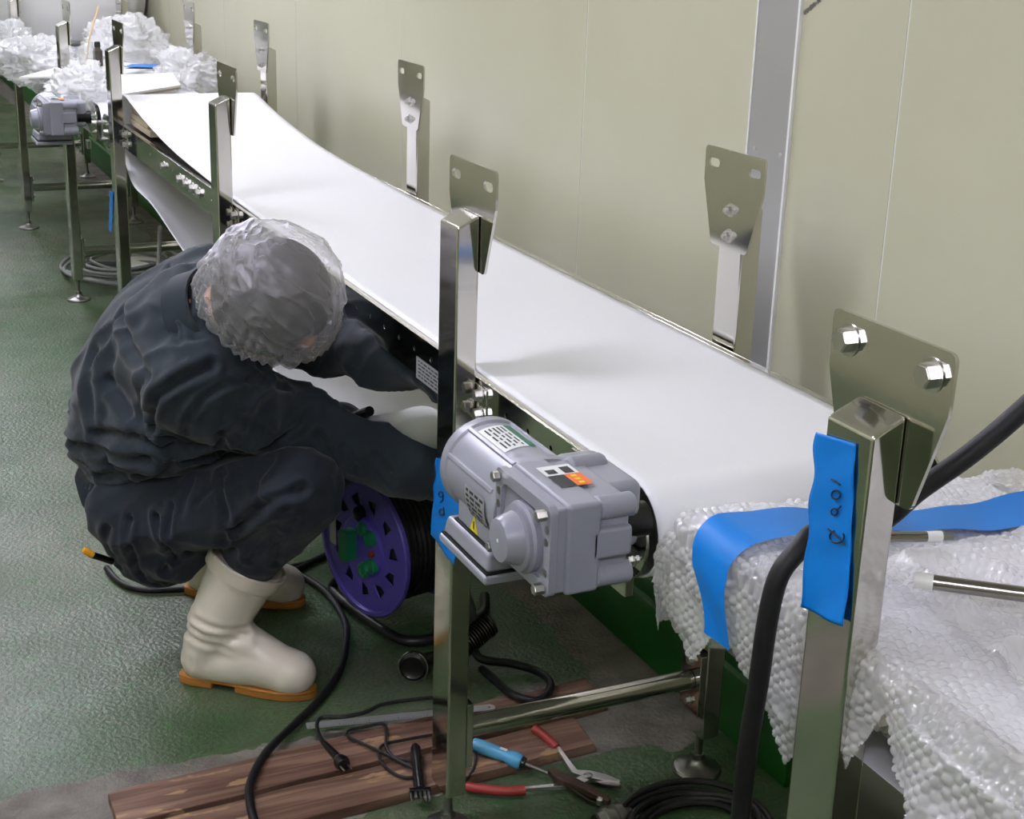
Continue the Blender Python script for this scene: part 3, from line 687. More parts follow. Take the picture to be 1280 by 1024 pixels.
    sew(V, Fs, Nn, [([(262,458),(247,465),(222,477),(194,497),(190,510),(194,532)], .016, .008), ([(194,532),(207,544),(235,554)], .014, .008),
        ([(316,471),(279,482),(254,497),(238,519),(232,541)], .007, .006), ([(210,335),(213,379),(219,410),(229,447)], .005, .006),
        ([(151,394),(163,435),(185,472)], .012, .012), ([(107,422),(138,476),(163,519),(185,541)], .010, .013), ([(240,330),(232,370),(245,420)], .008, .012),
        ([(79,535),(122,541),(163,544),(191,552)], .014, .009), ([(88,554),(138,568),(185,572)], .014, .009), ([(82,585),(122,597),(179,592),(215,582)], .013, .009),
        ([(191,552),(235,559),(272,552)], .014, .010), ([(276,541),(279,560),(310,565)], .010, .008), ([(388,519),(372,538),(332,560)], .010, .009), ([(310,476),(329,479),(360,485)], .010, .007),
        ([(300,520),(330,535),(350,560)], .007, .009), ([(430,560),(445,585),(450,620)], .006, .008), ([(470,570),(490,600),(500,625)], .006, .008), ([(400,545),(415,570),(420,600)], .007, .008),
        ([(120,440),(110,490),(112,525)], .008, .012), ([(175,480),(172,515),(180,540)], .008, .010)])
    jk = surf(V, Fs).build('jacket', 'jacket', body, smooth=180); jk['label'] = 'dark navy zipped work jacket with gathered hem'
    # collar, cuffs and the ribbed hem
    col = MB(); cd = Vector((.45,-.65,.45)).normalized(); col.lathe(Vector(NECK)-cd*.03, cd, [(0,.088),(.03,.083),(.06,.080),(.058,.074),(.0,.078)], 30, False); col.build('collar', 'jacket', jk)
    for Wp, E in ((R_WR, R_ELB), (L_WR, L_ELB)):
        d = Vector(Wp-E).normalized(); cf = MB(); cf.lathe(Vector(Wp)+d*.02, d, [(0,.050),(.01,.053),(.04,.050),(.042,.044),(0,.044)], 28, False); cf.build('cuff', 'jacket', jk)
    # trousers
    b = MB()
    capsule(b, (.555,2.885,.34), .140, (.565,2.905,.29), .132); capsule(b, R_HIP+np.array([.01,0,-.015]), .114, R_KNEE, .080); capsule(b, L_HIP, .120, L_KNEE, .083)
    capsule(b, (.535,2.84,.29), .116, (.55,2.86,.24), .095)
    capsule(b, R_HIP+np.array([.05,-.03,-.08]), .085, (.585,2.715,.335), .066)
    capsule(b, R_KNEE, .084, (.678,2.632,.275), .054); capsule(b, (.678,2.636,.275), .054, (.622,2.664,.16), .040)
    capsule(b, L_KNEE, .084, (.785,2.99,.25), .066); capsule(b, (.785,2.99,.25), .066, L_ANK+np.array([.02,0,.05]), .05)
    V, Fs, Nn = remeshed(b, .006, 12, .6)
    V += Nn*(vnoise(V, 10, 12, 2)*.005)[:,None]
    folds(V, Nn, (.7,-.5,.2), 12, .25, .014, 14); folds(V, Nn, (.5,-.5,.5), 24, .2, .005, 15)
    sew(V, Fs, Nn, [([(163,649),(163,687),(176,718),(195,729)], .012, .007), ([(197,646),(210,681),(207,715)], .015, .007), ([(216,632),(210,665),(219,700)], .010, .006),
        ([(244,631),(260,615),(276,606)], .005, .006), ([(279,590),(276,618),(285,646),(279,678)], .008, .008), ([(378,611),(326,634),(291,665),(276,692)], .015, .009), ([(360,637),(326,646),(300,655)], .007, .007),
        ([(240,600),(225,640),(235,690)], .006, .008), ([(340,575),(320,600),(322,625)], .006, .008), ([(135,660),(140,690),(150,710)], .008, .008), ([(345,665),(325,685),(310,700)], .006, .007), ([(370,650),(350,680),(345,705)], .006, .007)])
    tr = surf(V, Fs).build('trousers', 'trousers', body, smooth=180)
    # ribbed waist hem
    rib = MB(); cN = Vector((.548,2.885,.368)); ax = Vector((-.06,.05,1)).normalized(); u, w = rib.frame(ax); n = 140
    prof = [(-.030,.140),(-.026,.149),(0,.153),(.028,.156),(.040,.150)]
    rib.rings([[cN+ax*t+(u*math.cos(2*math.pi*k/n)+w*math.sin(2*math.pi*k/n))*(r+(.0022 if k % 2 else -.0022)) for k in range(n)] for t, r in prof]); rib.build('waistband', 'jacket', jk, smooth=50)
    # boots
    def boot(ank, heel, d, tilt_top, nm):
        d = np.array(d); l = np.array([-d[1], d[0], 0]); hx = np.array(heel); top = np.array(tilt_top); b = MB()
        capsule(b, hx+d*.060+[0,0,.075], .052, hx+d*.085+[0,0,.14], .054); capsule(b, hx+d*.085+[0,0,.14], .059, top, .075)
        capsule(b, hx+d*.050+[0,0,.05], .048, hx+d*.15+[0,0,.055], .050); capsule(b, hx+d*.15+[0,0,.062], .052, hx+d*.246+[0,0,.046], .046)
        capsule(b, hx+d*.20+l*.012+[0,0,.045], .042, hx+d*.235-l*.006+[0,0,.045], .043); capsule(b, hx+d*.09+[0,0,.12], .045, hx+d*.20+[0,0,.065], .042)
        V, Fs, Nn = remeshed(b, .0055, 8, .6)
        V[:,2] = np.where(V[:,2] < .018, .018, V[:,2])
        sd_ = np.array([d[1], -d[0], 0])
        for z0, dp in ((.128, .007), (.150, .006), (.108, .005)):
            crease(V, Nn, [hx+d*.155+sd_*.02+[0,0,z0-.012], hx+d*.10+sd_*.055+[0,0,z0+.0], hx+d*.04+sd_*.05+[0,0,z0+.012], hx+d*.01+[0,0,z0+.006]], dp, .007)
        ax = Vector(top-(hx+d*.085+[0,0,.14])).normalized(); cut = (V-top)@np.array(ax)
        V -= np.outer(np.clip(cut-.004, 0, None), np.array(ax))
        bt = surf(V, Fs).build('boot', 'boot_white', body, smooth=180); bt['label'] = nm
        cl = MB(); cl.lathe(Vector(top)-ax*.026, ax, [(0,.074),(.002,.0795),(.024,.0815),(.030,.0825),(.033,.0810),(.030,.078),(0,.072)], 40, False); cl.build('boot_collar', 'boot_white', bt)
        out = []
        for t, hw_ in ((0,.020),(.006,.033),(.03,.041),(.08,.040),(.13,.040),(.18,.049),(.232,.048),(.272,.034),(.290,.018),(.295,.004)): out.append((t, hw_))
        out = [(t*.985+.003, w_*.90) for t, w_ in out]
        loop = [hx+d*t+l*w_ for t, w_ in out]+[hx+d*t-l*w_ for t, w_ in out[::-1]]
        so = MB().rings([[(q[0], q[1], .012) for q in loop], [(q[0], q[1], .020) for q in loop]])
        hl = [hx+d*t+l*w_ for t, w_ in out[:4]]+[hx+d*t-l*w_ for t, w_ in out[:4][::-1]]
        so.rings([[(q[0], q[1], 0) for q in hl], [(q[0], q[1], .014) for q in hl]])
        fl_ = [hx+d*t+l*w_*.97 for t, w_ in out[4:]]+[hx+d*t-l*w_*.97 for t, w_ in out[4:][::-1]]
        so.rings([[(q[0], q[1], 0) for q in fl_], [(q[0], q[1], .014) for q in fl_]])
        so.build('sole', 'sole_gum', bt, bevel=.003)
    boot(R_ANK, (.552,2.716,0), FD, (.676,2.645,.262), 'white rubber boot with gum sole, nearest the camera')
    boot(L_ANK, (.652,3.118,0), FD, (.770,3.005,.262), 'white rubber boot half hidden behind the other leg')
    for Wp, dd, pn, nm in ((R_WR, (.95,-.25,-.15), (0,-.3,-1), 'right'), (L_WR, (.30,-.9,-.10), (-.9,0,.1), 'left')):
        b = MB(); hand_blobs(b, Vector(Wp)+Vector(dd).normalized()*.045, dd, pn, .8); V, Fs, Nn = remeshed(b, .0035, 3, .5)
        surf(V, Fs).build('glove', 'glove', body, smooth=180)
    return body
worker = build_worker()
# ------------------------------------------------------------------ cord reel behind the post
def build_reel():
    C0 = Vector(at(457, 682, .185)); n = Vector((-.96, -.28, 0)).normalized(); t = Vector((-n.y, n.x, 0)); up = Vector((0,0,1)); R = .158
    r = thing('cord_reel', (C0.x+.1, C0.y, 0), 'purple cord reel with black cable behind the middle post', 'cord reel')
    def ring(u): return C0+n*u
    # dished flange with cut-outs
    tf = lambda off: (lambda a, b_, w: tuple(C0+t*a+up*b_+n*(w+off)))
    holes = []
    for k in range(11):
        a = 2*math.pi*k/11; a2 = a+.30
        holes.append([(.088*math.cos(a), .088*math.sin(a)), (.122*math.cos(a+.06), .122*math.sin(a+.06)), (.112*math.cos(a2), .112*math.sin(a2)), (.096*math.cos(a2-.05), .096*math.sin(a2-.05))])
    fl_ = MB().plate(circ(0, 0, R-.006, 64), holes, .004, tf(0)).build('flange', 'reel_purple', r, bevel=.0008)
    MB().lathe(ring(-.004), n, [(0,R-.012),(.0,R),(.010,R+.002),(.014,R),(.014,R-.008),(.006,R-.012),(0,R-.012)], 64, False).build('flange_rim', 'reel_purple', fl_)
    MB().plate(circ(0, 0, R-.004, 48), [], .004, tf(-.165)).build('flange', 'reel_purple', r)
    MB().lathe(ring(.003), n, [(0,.072),(.010,.070),(.012,.064),(.012,0)], 48).build('hub', 'reel_purple', r)
    # outlets on the hub: four green sockets, cover and a red button
    for a, b_, rr in ((-.040,.034,.019),(-.012,.047,.016),(-.046,-.028,.018),(-.018,-.047,.018)):
        s = MB(); q = C0+t*-a+up*b_; s.lathe(q+n*.012, n, [(0,rr),(.010,rr*.95),(.013,rr*.7),(.010,rr*.5),(.010,0)], 22); s.build('socket', 'socket_green', r)
    s = MB(); q = C0+t*-.028
    s.plate(rrect(-.016, .016, -.036, .036, .010), [], .030, lambda a, b_, w: tuple(q+t*a+up*b_+n*(w+.012))); s.build('breaker_cover', 'socket_green', r, bevel=.003)
    MB().lathe(C0+t*.046+n*.012, n, [(0,.008),(.010,.007),(.010,0)], 16).build('reset_button', 'red_plastic', r)
    MB().lathe(C0-t*.010+up*.075+n*.004, n, [(0,.018),(.014,.016),(.018,.010),(.018,0)], 18).build('inserted_plug', 'dark_plastic', r)
    MB().plate(rrect(-.02, .02, -.035, .035, .004), [], .001, lambda a, b_, w: tuple(C0-t*.118+up*.0+t*a*.6+up*b_+n*(w+.0045))).build('printed_label', 'steel_dull', r)
    # wound cable: helical turns
    pts = []
    for k in range(0, 11*28+1):
        a = 2*math.pi*k/28; u = -.010-.150*k/(11*28); pts.append(ring(u)+(t*math.cos(a)+up*math.sin(a))*.132)
    MB().tube(pts, .0078, 8).build('wound_cable', 'cable_black', r)
    MB().lathe(ring(-.002), -n, [(0,.124),(.158,.124)], 40).build('drum', 'dark_plastic', r)
    # tubular stand: two bent bars with feet, axle and grip
    z = .016
    A = at(424, 722, .05); B = at(417, 737, z); Cc = at(440, 760, z); D = at(478, 787, z); E_ = at(508, 801, z); F_ = at(545, 797, z); G = at(600, 770, z)
    ax2 = ring(-.19)
    st = MB().tube(spline([ring(-.02)+Vector((0,0,.12)) if False else at(445,716,.09), A, B, Cc, D, E_, F_, G, at(606,745,z)], 7), .0115, 12).build('stand_bar', 'rubber_black', r)
    MB().tube(spline([F_, (F_[0]+.02, F_[1]+.03, .10), tuple(ax2+Vector((.0,-.02,0))), tuple(ax2+Vector((.02,.0,.11))), tuple(ax2+Vector((.02,.06,.17)))], 7), .010, 12).build('stand_bar', 'rubber_black', r)
    MB().cyl(ring(.004), ring(-.21), .010, 16).build('axle', 'steel_dull', r)
    q = Vector(at(517, 833, .034)); f = Vector((-.55,-.80,.1)).normalized()
    k = MB().lathe(q-f*.02, f, [(0,.026),(.008,.030),(.02,.031),(.026,.030),(.030,.024),(.027,.019),(.027,0)], 26).build('rubber_foot', 'dark_plastic', r)
    MB().lathe(q+f*.0, f, [(0,.0315),(.003,.0325),(.006,.0315)], 30).build('foot_ring', 'steel', k)
    MB().tube([q-f*.02, Vector(at(548,820,.03)), Vector(at(575,815,.04))], .013, 12).build('foot_bar', 'rubber_black', r)
    # ribbed grip
    p0 = Vector(at(572, 812, .05)); p1 = Vector(at(614, 779, .085)); d = (p1-p0); L_ = d.length; prof = [(0,.020)]
    for i in range(12): u = .006+i*(L_-.014)/12; prof += [(u,.021),(u+.002,.026),(u+(L_-.014)/12-.002,.026),(u+(L_-.014)/12-.0008,.021)]
    prof += [(L_-.004,.025),(L_,.021),(L_+.002,.010)]
    MB().lathe(p0, d, prof, 26).build('ribbed_grip', 'dark_metal', r)
    MB().tube(spline([at(580,735,.13), at(590,765,.09), at(588,795,.055), at(580,812,.04)], 6), .009, 10).build('grip_arm', 'rubber_black', r)
    return r
build_reel()
def cord(name, pts, r, label, mt='cable_black', cat='cable', n=10, k=8, group=None):
    ps = spline(pts, k); o = MB().tube(ps, r, n).build(name, mt, None, origin=tuple(np.mean(np.array(ps), 0)*[1,1,0]), smooth=180)
    return tag(o, label, cat, group)
def G(px, py, z=.009): return at(px, py, z)
cord('floor_cable', [G(415,690,.009), G(385,704), G(360,712), G(385,724), G(412,745), G(430,775), G(433,800), G(425,838), G(402,872), G(365,908,.014), G(332,942,.030), G(313,978,.034), G(313,1008,.030), G(322,1040,.012)], .0078, 'long black rubber cable curving past the white boot across the floor')
cord('reel_cable', [G(425,687), G(395,700), G(370,712), G(340,724), G(300,738), G(240,737), G(180,738), G(150,728), G(133,710)], .0072, 'black cable running behind the white boots from the reel')
cord('coiled_lead', [G(590,806,.05), G(602,824,.04), G(640,830,.02), G(668,838,.016), G(687,852,.033), G(684,868,.034), G(668,876,.034), G(640,868,.034), G(618,850,.022), G(602,836,.02)], .0085, 'short black cable loop lying over the wooden board')
# ------------------------------------------------------------------ boards on the floor
def board(x0, x1, y0, y1, skew, label, rot):
    nx = 40; b = MB(); rings = []
    for i in range(nx+1):
        x = x0+(x1-x0)*i/nx; o_ = skew*(x-x0); j = (vnoise(np.array([[x*9,y0*5,1.]]), 1, 4, 2)[0])*.003; k_ = (vnoise(np.array([[x*7,y1*5,5.]]), 1, 8, 2)[0])*.003
        ex = (.012*math.sin(i*1.0) if i == nx else 0)
        rings.append([(x, y0+o_+j, .0), (x+ex, y1+o_+k_, .0), (x, y1+o_+k_, .021+j), (x-ex, y0+o_+j, .021-k_*.6)])
    b.rings(rings); o = b.build('wooden_board', 'plank', None, origin=((x0+x1)/2, (y0+y1)/2, 0), bevel=.002, smooth=30); return tag(o, label, 'board', 'weathered boards on the floor')
def plank_material():
    mt, nt, N, L, b = node_mat('plank'); tc = N.new('ShaderNodeTexCoord'); mp = N.new('ShaderNodeMapping'); mp.inputs['Scale'].default_value = (2.2, 34, 20); L.new(tc.outputs['Object'], mp.inputs[0])
    n = N.new('ShaderNodeTexNoise'); n.inputs['Scale'].default_value = 1.6; n.inputs['Detail'].default_value = 8; n.inputs['Distortion'].default_value = .6; L.new(mp.outputs[0], n.inputs[0])
    r = N.new('ShaderNodeValToRGB'); e = r.color_ramp.elements; e[0].position = .3; e[0].color = lin((74, 50, 38)); e[1].position = .72; e[1].color = lin((140, 112, 92)); q = e.new(.5); q.color = lin((108, 80, 64)); L.new(n.outputs['Fac'], r.inputs[0])
    n2 = N.new('ShaderNodeTexNoise'); n2.inputs['Scale'].default_value = 10; n2.inputs['Detail'].default_value = 6; mp2 = N.new('ShaderNodeMapping'); mp2.inputs['Scale'].default_value = (1, 3, 3); L.new(tc.outputs['Object'], mp2.inputs[0]); L.new(mp2.outputs[0], n2.inputs[0])
    r2 = N.new('ShaderNodeValToRGB'); r2.color_ramp.elements[0].position = .62; r2.color_ramp.elements[1].position = .66; L.new(n2.outputs['Fac'], r2.inputs[0])
    mx = N.new('ShaderNodeMix'); mx.data_type = 'RGBA'; L.new(r2.outputs[0], mx.inputs[0]); L.new(r.outputs[0], mx.inputs[6]); mx.inputs[7].default_value = lin((160, 128, 92)); L.new(mx.outputs[2], b.inputs['Base Color'])
    b.inputs['Roughness'].default_value = .75; bp = N.new('ShaderNodeBump'); bp.inputs['Strength'].default_value = .5; bp.inputs['Distance'].default_value = .004; L.new(n.outputs['Fac'], bp.inputs['Height']); L.new(bp.outputs[0], b.inputs['Normal'])
plank_material()
board(.33, 1.305, 2.205, 2.310, .062, 'brown weathered board nearest the boot, under the steel ruler', 0)
board(.36, 1.212, 2.092, 2.192, .055, 'brown weathered board in front, under the black brush', 0)
# steel ruler
def ruler():
    a, c = Vector(at(383, 908, .030)), Vector(at(619, 884, .030)); d = (c-a).normalized(); s = Vector((-d.y, d.x, 0)); L_ = (c-a).length; w = .011
    out = [(0,-w),(0,w),(L_-.008,w),(L_-.002,w*.6),(L_,0),(L_-.002,-w*.6),(L_-.008,-w)]
    o = MB().plate(out, [circ(L_-.012, 0, .0028, 12)], .0012, lambda u, v, z_: tuple(a+d*u+s*v+Vector((0,0,z_)))).build('steel_ruler', 'steel_brushed', None, origin=tuple(a))
    tag(o, 'steel ruler lying across the board behind the black plug', 'ruler')
    tk = MB()
    for k in range(60):
        u = .006+k*(L_-.03)/60; h = .008 if k % 10 == 0 else (.005 if k % 5 == 0 else .003); q = [a+d*u+s*(-w+.0005), a+d*(u+.0008)+s*(-w+.0005), a+d*(u+.0008)+s*(-w+h), a+d*u+s*(-w+h)]
        tk.add([tuple(p+Vector((0,0,.0015))) for p in q], [(0,1,2,3)])
    tk.build('graduation', 'print_dark', o)
ruler()
# plug with flat lead
def plug():
    z = .03; root = thing('power_plug', at(422, 945, .022), 'black two-pin plug with thin flat lead on the board', 'plug')
    ld = spline([at(560,872,.025), at(530,873,.03), at(480,880,.034), at(458,890,.034), at(430,896,.034), at(402,897,.032), at(396,908,.03), at(400,922,.03), at(408,934,.03)], 8)
    MB().tube(ld, .0042, 8).build('lead', 'rubber_black', root)
    a = Vector(at(406, 930, .031)); c = Vector(at(423, 948, .033)); d = (c-a).normalized(); MB().tube([a, a+(c-a)*.5, c], [.0055,.007,.008], 10).build('strain_relief', 'dark_plastic', root)
    e = Vector(at(430, 957, .033)); MB().tube([c-d*.002, c+(e-c)*.3, c+(e-c)*.7, e], [.008,.013,.015,.012], 14).build('plug_body', 'dark_plastic', root)
    s = Vector((-d.y, d.x, 0))
    for k in (-1, 1): p = e+s*k*.007; MB().box((0,0,0),(0,0,0)) ; q = MB(); q.tube([p, p+d*.016], .0018, 6); q.build('prong', 'bolt_steel', root)
    MB().tube(spline([at(545,918,.028), at(500,926,.028), at(478,932,.028), at(474,946,.028), at(485,962,.028), at(505,972,.026), at(528,970,.026)], 7), .0032, 8).build('lead_loop', 'rubber_black', root)
    MB().tube(spline([at(528,968,.026), at(508,956,.028), at(476,940,.030), at(450,928,.030), at(435,920,.030), at(437,913,.030), at(455,909,.030), at(478,905,.030), at(483,915,.030), at(483,935,.030), at(495,948,.028), at(520,952,.027)], 7), .0032, 8).build('lead_loop', 'rubber_black', root)
    MB().tube(spline([at(582,930,.028), at(592,938,.028), at(594,952,.026), at(588,968,.02), at(576,980,.012), at(560,985,.01)], 7), .0032, 8).build('lead_loop', 'rubber_black', root)
plug()
# wire brush
def brush():
    a, c, e = Vector(at(519, 932, .036)), Vector(at(522, 962, .034)), Vector(at(525, 988, .030)); root = thing('wire_brush', at(523, 975, .022), 'small black handled wire brush lying on the front board', 'brush')
    MB().tube([a, a+(c-a)*.15, a+(c-a)*.6, c, c+(e-c)*.4, e], [.006,.010,.0105,.009,.011,.010], 14).build('handle', 'dark_plastic', root)
    d = (e-c).normalized(); s = Vector((-d.y, d.x, 0)).normalized(); u = s.cross(d)
    h = MB(); q = e; h.add([tuple(q+s*i*.019+d*j+u*k) for k in (-.007,.007) for (i,j) in ((-1,0),(1,0),(1,.009),(-1,.009))], [(0,1,2,3),(4,7,6,5),(0,4,5,1),(1,5,6,2),(2,6,7,3),(3,7,4,0)]); h.build('head', 'dark_plastic', root, bevel=.001)
    for i in range(5):
        t = MB()
        for k in range(10): p = q+d*.008+s*(-.015+.0075*i+random.uniform(-.002,.002))+u*random.uniform(-.005,.005); t.tube([p, p+d*.017+s*random.uniform(-.001,.001)], .0011, 4)
        t.build('bristle_tuft', 'bolt_steel', root)
brush()
# screwdriver, pincers and pliers
def screwdriver():
    a, c, e = Vector(at(590, 929, .040)), Vector(at(652, 953, .028)), Vector(at(692, 970, .016)); root = thing('screwdriver', tuple(Vector(at(625, 945, 0))), 'screwdriver with light blue handle beside the red handled pliers', 'screwdriver')
    L_ = (c-a).length; h = MB().lathe(a, c-a, [(0,.006),(.003,.011),(.02,.013),(L_*.5,.0125),(L_*.72,.0115),(L_*.78,.0145),(L_-.004,.0145),(L_,.012)], 12).build('handle', 'handle_blue', root, smooth=50)
    MB().lathe(c, e-c, [(0,.012),(.006,.011),(.008,.004)], 16).build('ferrule', 'dark_plastic', root)
    MB().cyl(c, e, .0032, 12).build('blade', 'steel_dull', root)
    m_ = a+(c-a)*.62; d = (c-a).normalized(); s = Vector((0,0,1)).cross(d).normalized(); u = d.cross(s)
    MB().add([tuple(m_+u*.0128+d*i*.007+s*j*.004) for i, j in ((-1,-1),(1,-1),(1,1),(-1,1))], [(0,1,2,3)]).build('printed_label', 'label_white', h)
screwdriver()
def bar_along(b, pts, w, h):
    """flat bar with rectangular section through points; w, h lists (half sizes)"""
    P = [Vector(p) for p in pts]; rings = []
    for i, p in enumerate(P):
        d = (P[min(i+1, len(P)-1)]-P[max(i-1, 0)]).normalized(); s = Vector((0,0,1)).cross(d).normalized(); u = d.cross(s)
        rings.append([p+s*w[i]+u*h[i], p-s*w[i]+u*h[i], p-s*w[i]-u*h[i], p+s*w[i]-u*h[i]])
    b.rings(rings); return b
def pliers():
    root = thing('pliers', tuple(Vector(at(725, 970, 0))), 'open steel pliers with dark red handles on the floor', 'pliers')
    P = lambda x, y, z=.014: at(x, y, z)
    MB().tube(spline([P(583,983), P(600,986), P(630,989), P(656,988)], 5), .0088, 12).build('grip', 'red_plastic', root)
    bar_along(MB(), [P(654,987), P(690,984), P(712,982), P(728,976), P(738,972)], [.004,.005,.006,.010,.010], [.004]*5).build('lever', 'bolt_steel', root, bevel=.001)
    MB().tube(spline([P(668,911,.030), P(678,918,.028), P(688,927,.024), P(696,935,.02)], 5), .0085, 12).build('grip', 'red_plastic', root)
    bar_along(MB(), [P(696,934,.02), P(708,952), P(718,966), P(735,970,.018), P(755,974), P(775,979)], [.004,.005,.007,.012,.010,.004], [.004,.004,.004,.005,.005,.004]).build('lever', 'bolt_steel', root, bevel=.001)
    bar_along(MB(), [P(738,974,.010), P(757,980,.010), P(776,984,.010)], [.010,.008,.003], [.004]*3).build('jaw', 'dark_metal', root, bevel=.001)
    MB().lathe(P(735,972,.018), (0,0,1), [(0,.008),(.006,.008),(.008,.005)], 16).build('rivet', 'bolt_steel', root)
pliers()
def pincers():
    root = thing('pincers', tuple(Vector(at(722, 985, 0))), 'rusty brown pincers lying across the steel pliers', 'pincers')
    P = lambda x, y, z=.024: at(x, y, z)
    bar_along(MB(), [P(688,963), P(700,972), P(725,983), P(745,993), P(762,1003)], [.007,.012,.010,.009,.005], [.006,.006,.006,.006,.005]).build('lever', 'rust_metal', root, bevel=.002)
    bar_along(MB(), [P(690,968,.014), P(715,985,.014), P(738,1000,.014), P(750,1006,.014)], [.006,.008,.008,.006], [.005]*4).build('lever', 'dark_metal', root, bevel=.002)
    MB().lathe(P(750,1005,.016), (0,0,1), [(0,.007),(.010,.007),(.013,.004)], 16).build('rivet', 'bolt_steel', root)
pincers()
# bundle of black cables at the lower edge with its fitting
def cable_bundle():
    c = Vector(at(868, 1046, 0)); root = thing('cable_coil', tuple(c), 'coil of black cable on the floor at the bottom right post foot', 'cable')
    for k in range(6):
        R1 = .085+.008*k; pts = [(c.x+R1*1.12*math.cos(a)+.004*math.sin(3*a+k), c.y+R1*.95*math.sin(a), .010+.009*(k % 3)+.005*math.sin(2*a+k)) for a in np.linspace(0, 2*math.pi, 48)]
        MB().tube(pts, .006, 8).build('cable_turn', 'rubber_black', root)
    q = Vector(at(747, 1030, .022)); e = Vector(at(800, 1012, .022))
    r2 = thing('hose_fitting', (q.x, q.y, 0), 'grey metal cable fitting beside the black coil', 'fitting')
    MB().lathe(q, e-q, [(0,.018),(.012,.019),(.014,.022),(.022,.022),(.024,.018),(.034,.018),(.036,.023),(.05,.022),(.054,.014),(.07,.010)], 18).build('fitting_body', 'steel_dull', r2)
    MB().lathe(q, q-e, [(0,.016),(.004,.016),(.004,0)], 18).build('fitting_cap', 'dark_metal', r2)
cable_bundle()
# tool handle poking from the back pocket
pk = thing('marker_pen', tuple(np.array(aty(112,694,2.80))*[1,1,1]-np.array([0,0,.012])), 'amber capped black marker sticking out of the back pocket', 'marker')
a_, c_, e_ = Vector(aty(104,687,2.80)), Vector(aty(116,694,2.80)), Vector(aty(140,702,2.82))
MB().tube([a_, a_+(c_-a_)*.2, c_], [.005,.0075,.0075], 12).build('cap', 'amber', pk); MB().tube([c_, e_], .007, 12).build('barrel', 'dark_plastic', pk)

# ------------------------------------------------------------------ blue tape with hand-written marks
def tape(name, corners, label, strokes, lift, x=.8335):
    TL, TR, BR, BL = [np.array(atx(*q, x)) for q in corners]
    def fn(U, W):
        P = (TL*(1-U)[...,None]+TR*U[...,None])*(1-W)[...,None]+(BL*(1-U)[...,None]+BR*U[...,None])*W[...,None]
        P[...,0] -= lift*smooth01((W-.72)/.28)*(.5+.5*np.sin(U*5+W*4))+.0008+.0006*np.sin(W*23+U*4); P[...,1] += .0025*np.sin(W*19)*(1-U)
        return P
    o = grid_mesh(fn, 14, 50).build(name, 'tape_blue', None, origin=tuple((TL+BR)/2), smooth=180); md = o.modifiers.new('t', 'SOLIDIFY'); md.thickness = .0004
    tag(o, label, 'tape', 'blue tape markers on the posts')
    b = MB()
    for st in strokes: b.tube([atx(px, py, x-.0022) for px, py in st], .00085, 6)
    b.build('handwriting', 'ink', o)
def arc(cx, cy, rx, ry, a0=0, a1=360, n=18): return [(cx+rx*math.cos(math.radians(a0+(a1-a0)*k/n)), cy+ry*math.sin(math.radians(a0+(a1-a0)*k/n))) for k in range(n+1)]
tape('masking_tape', [(1021,540),(1070,555),(1060,782),(1002,759)], 'blue masking tape with handwriting on the nearest steel post',
     [[(1039,599),(1045,602),(1050,606)], arc(1045,618.5,5.5,5.5), arc(1043,640,4,4.2)+[(1047,637),(1051,633)], arc(1046,671,9,7.5,-30,250), [(1035,661),(1046,670),(1056,681)]], .006)
tape('masking_tape', [(546,572),(578,583),(571,706),(539,668)], 'blue masking tape with handwriting half hidden by the gear motor',
     [arc(551,618,2.6,3.4)+[(554,621),(553,626),(550,628)], arc(552,640,2.8,3.6), [(554.5,634),(555,640),(555,645)]], .004)
tape('masking_tape', [(137.5,238),(141.5,240),(140.5,291),(136.5,287)], 'narrow blue masking tape on the far post beyond the worker', [], .003)

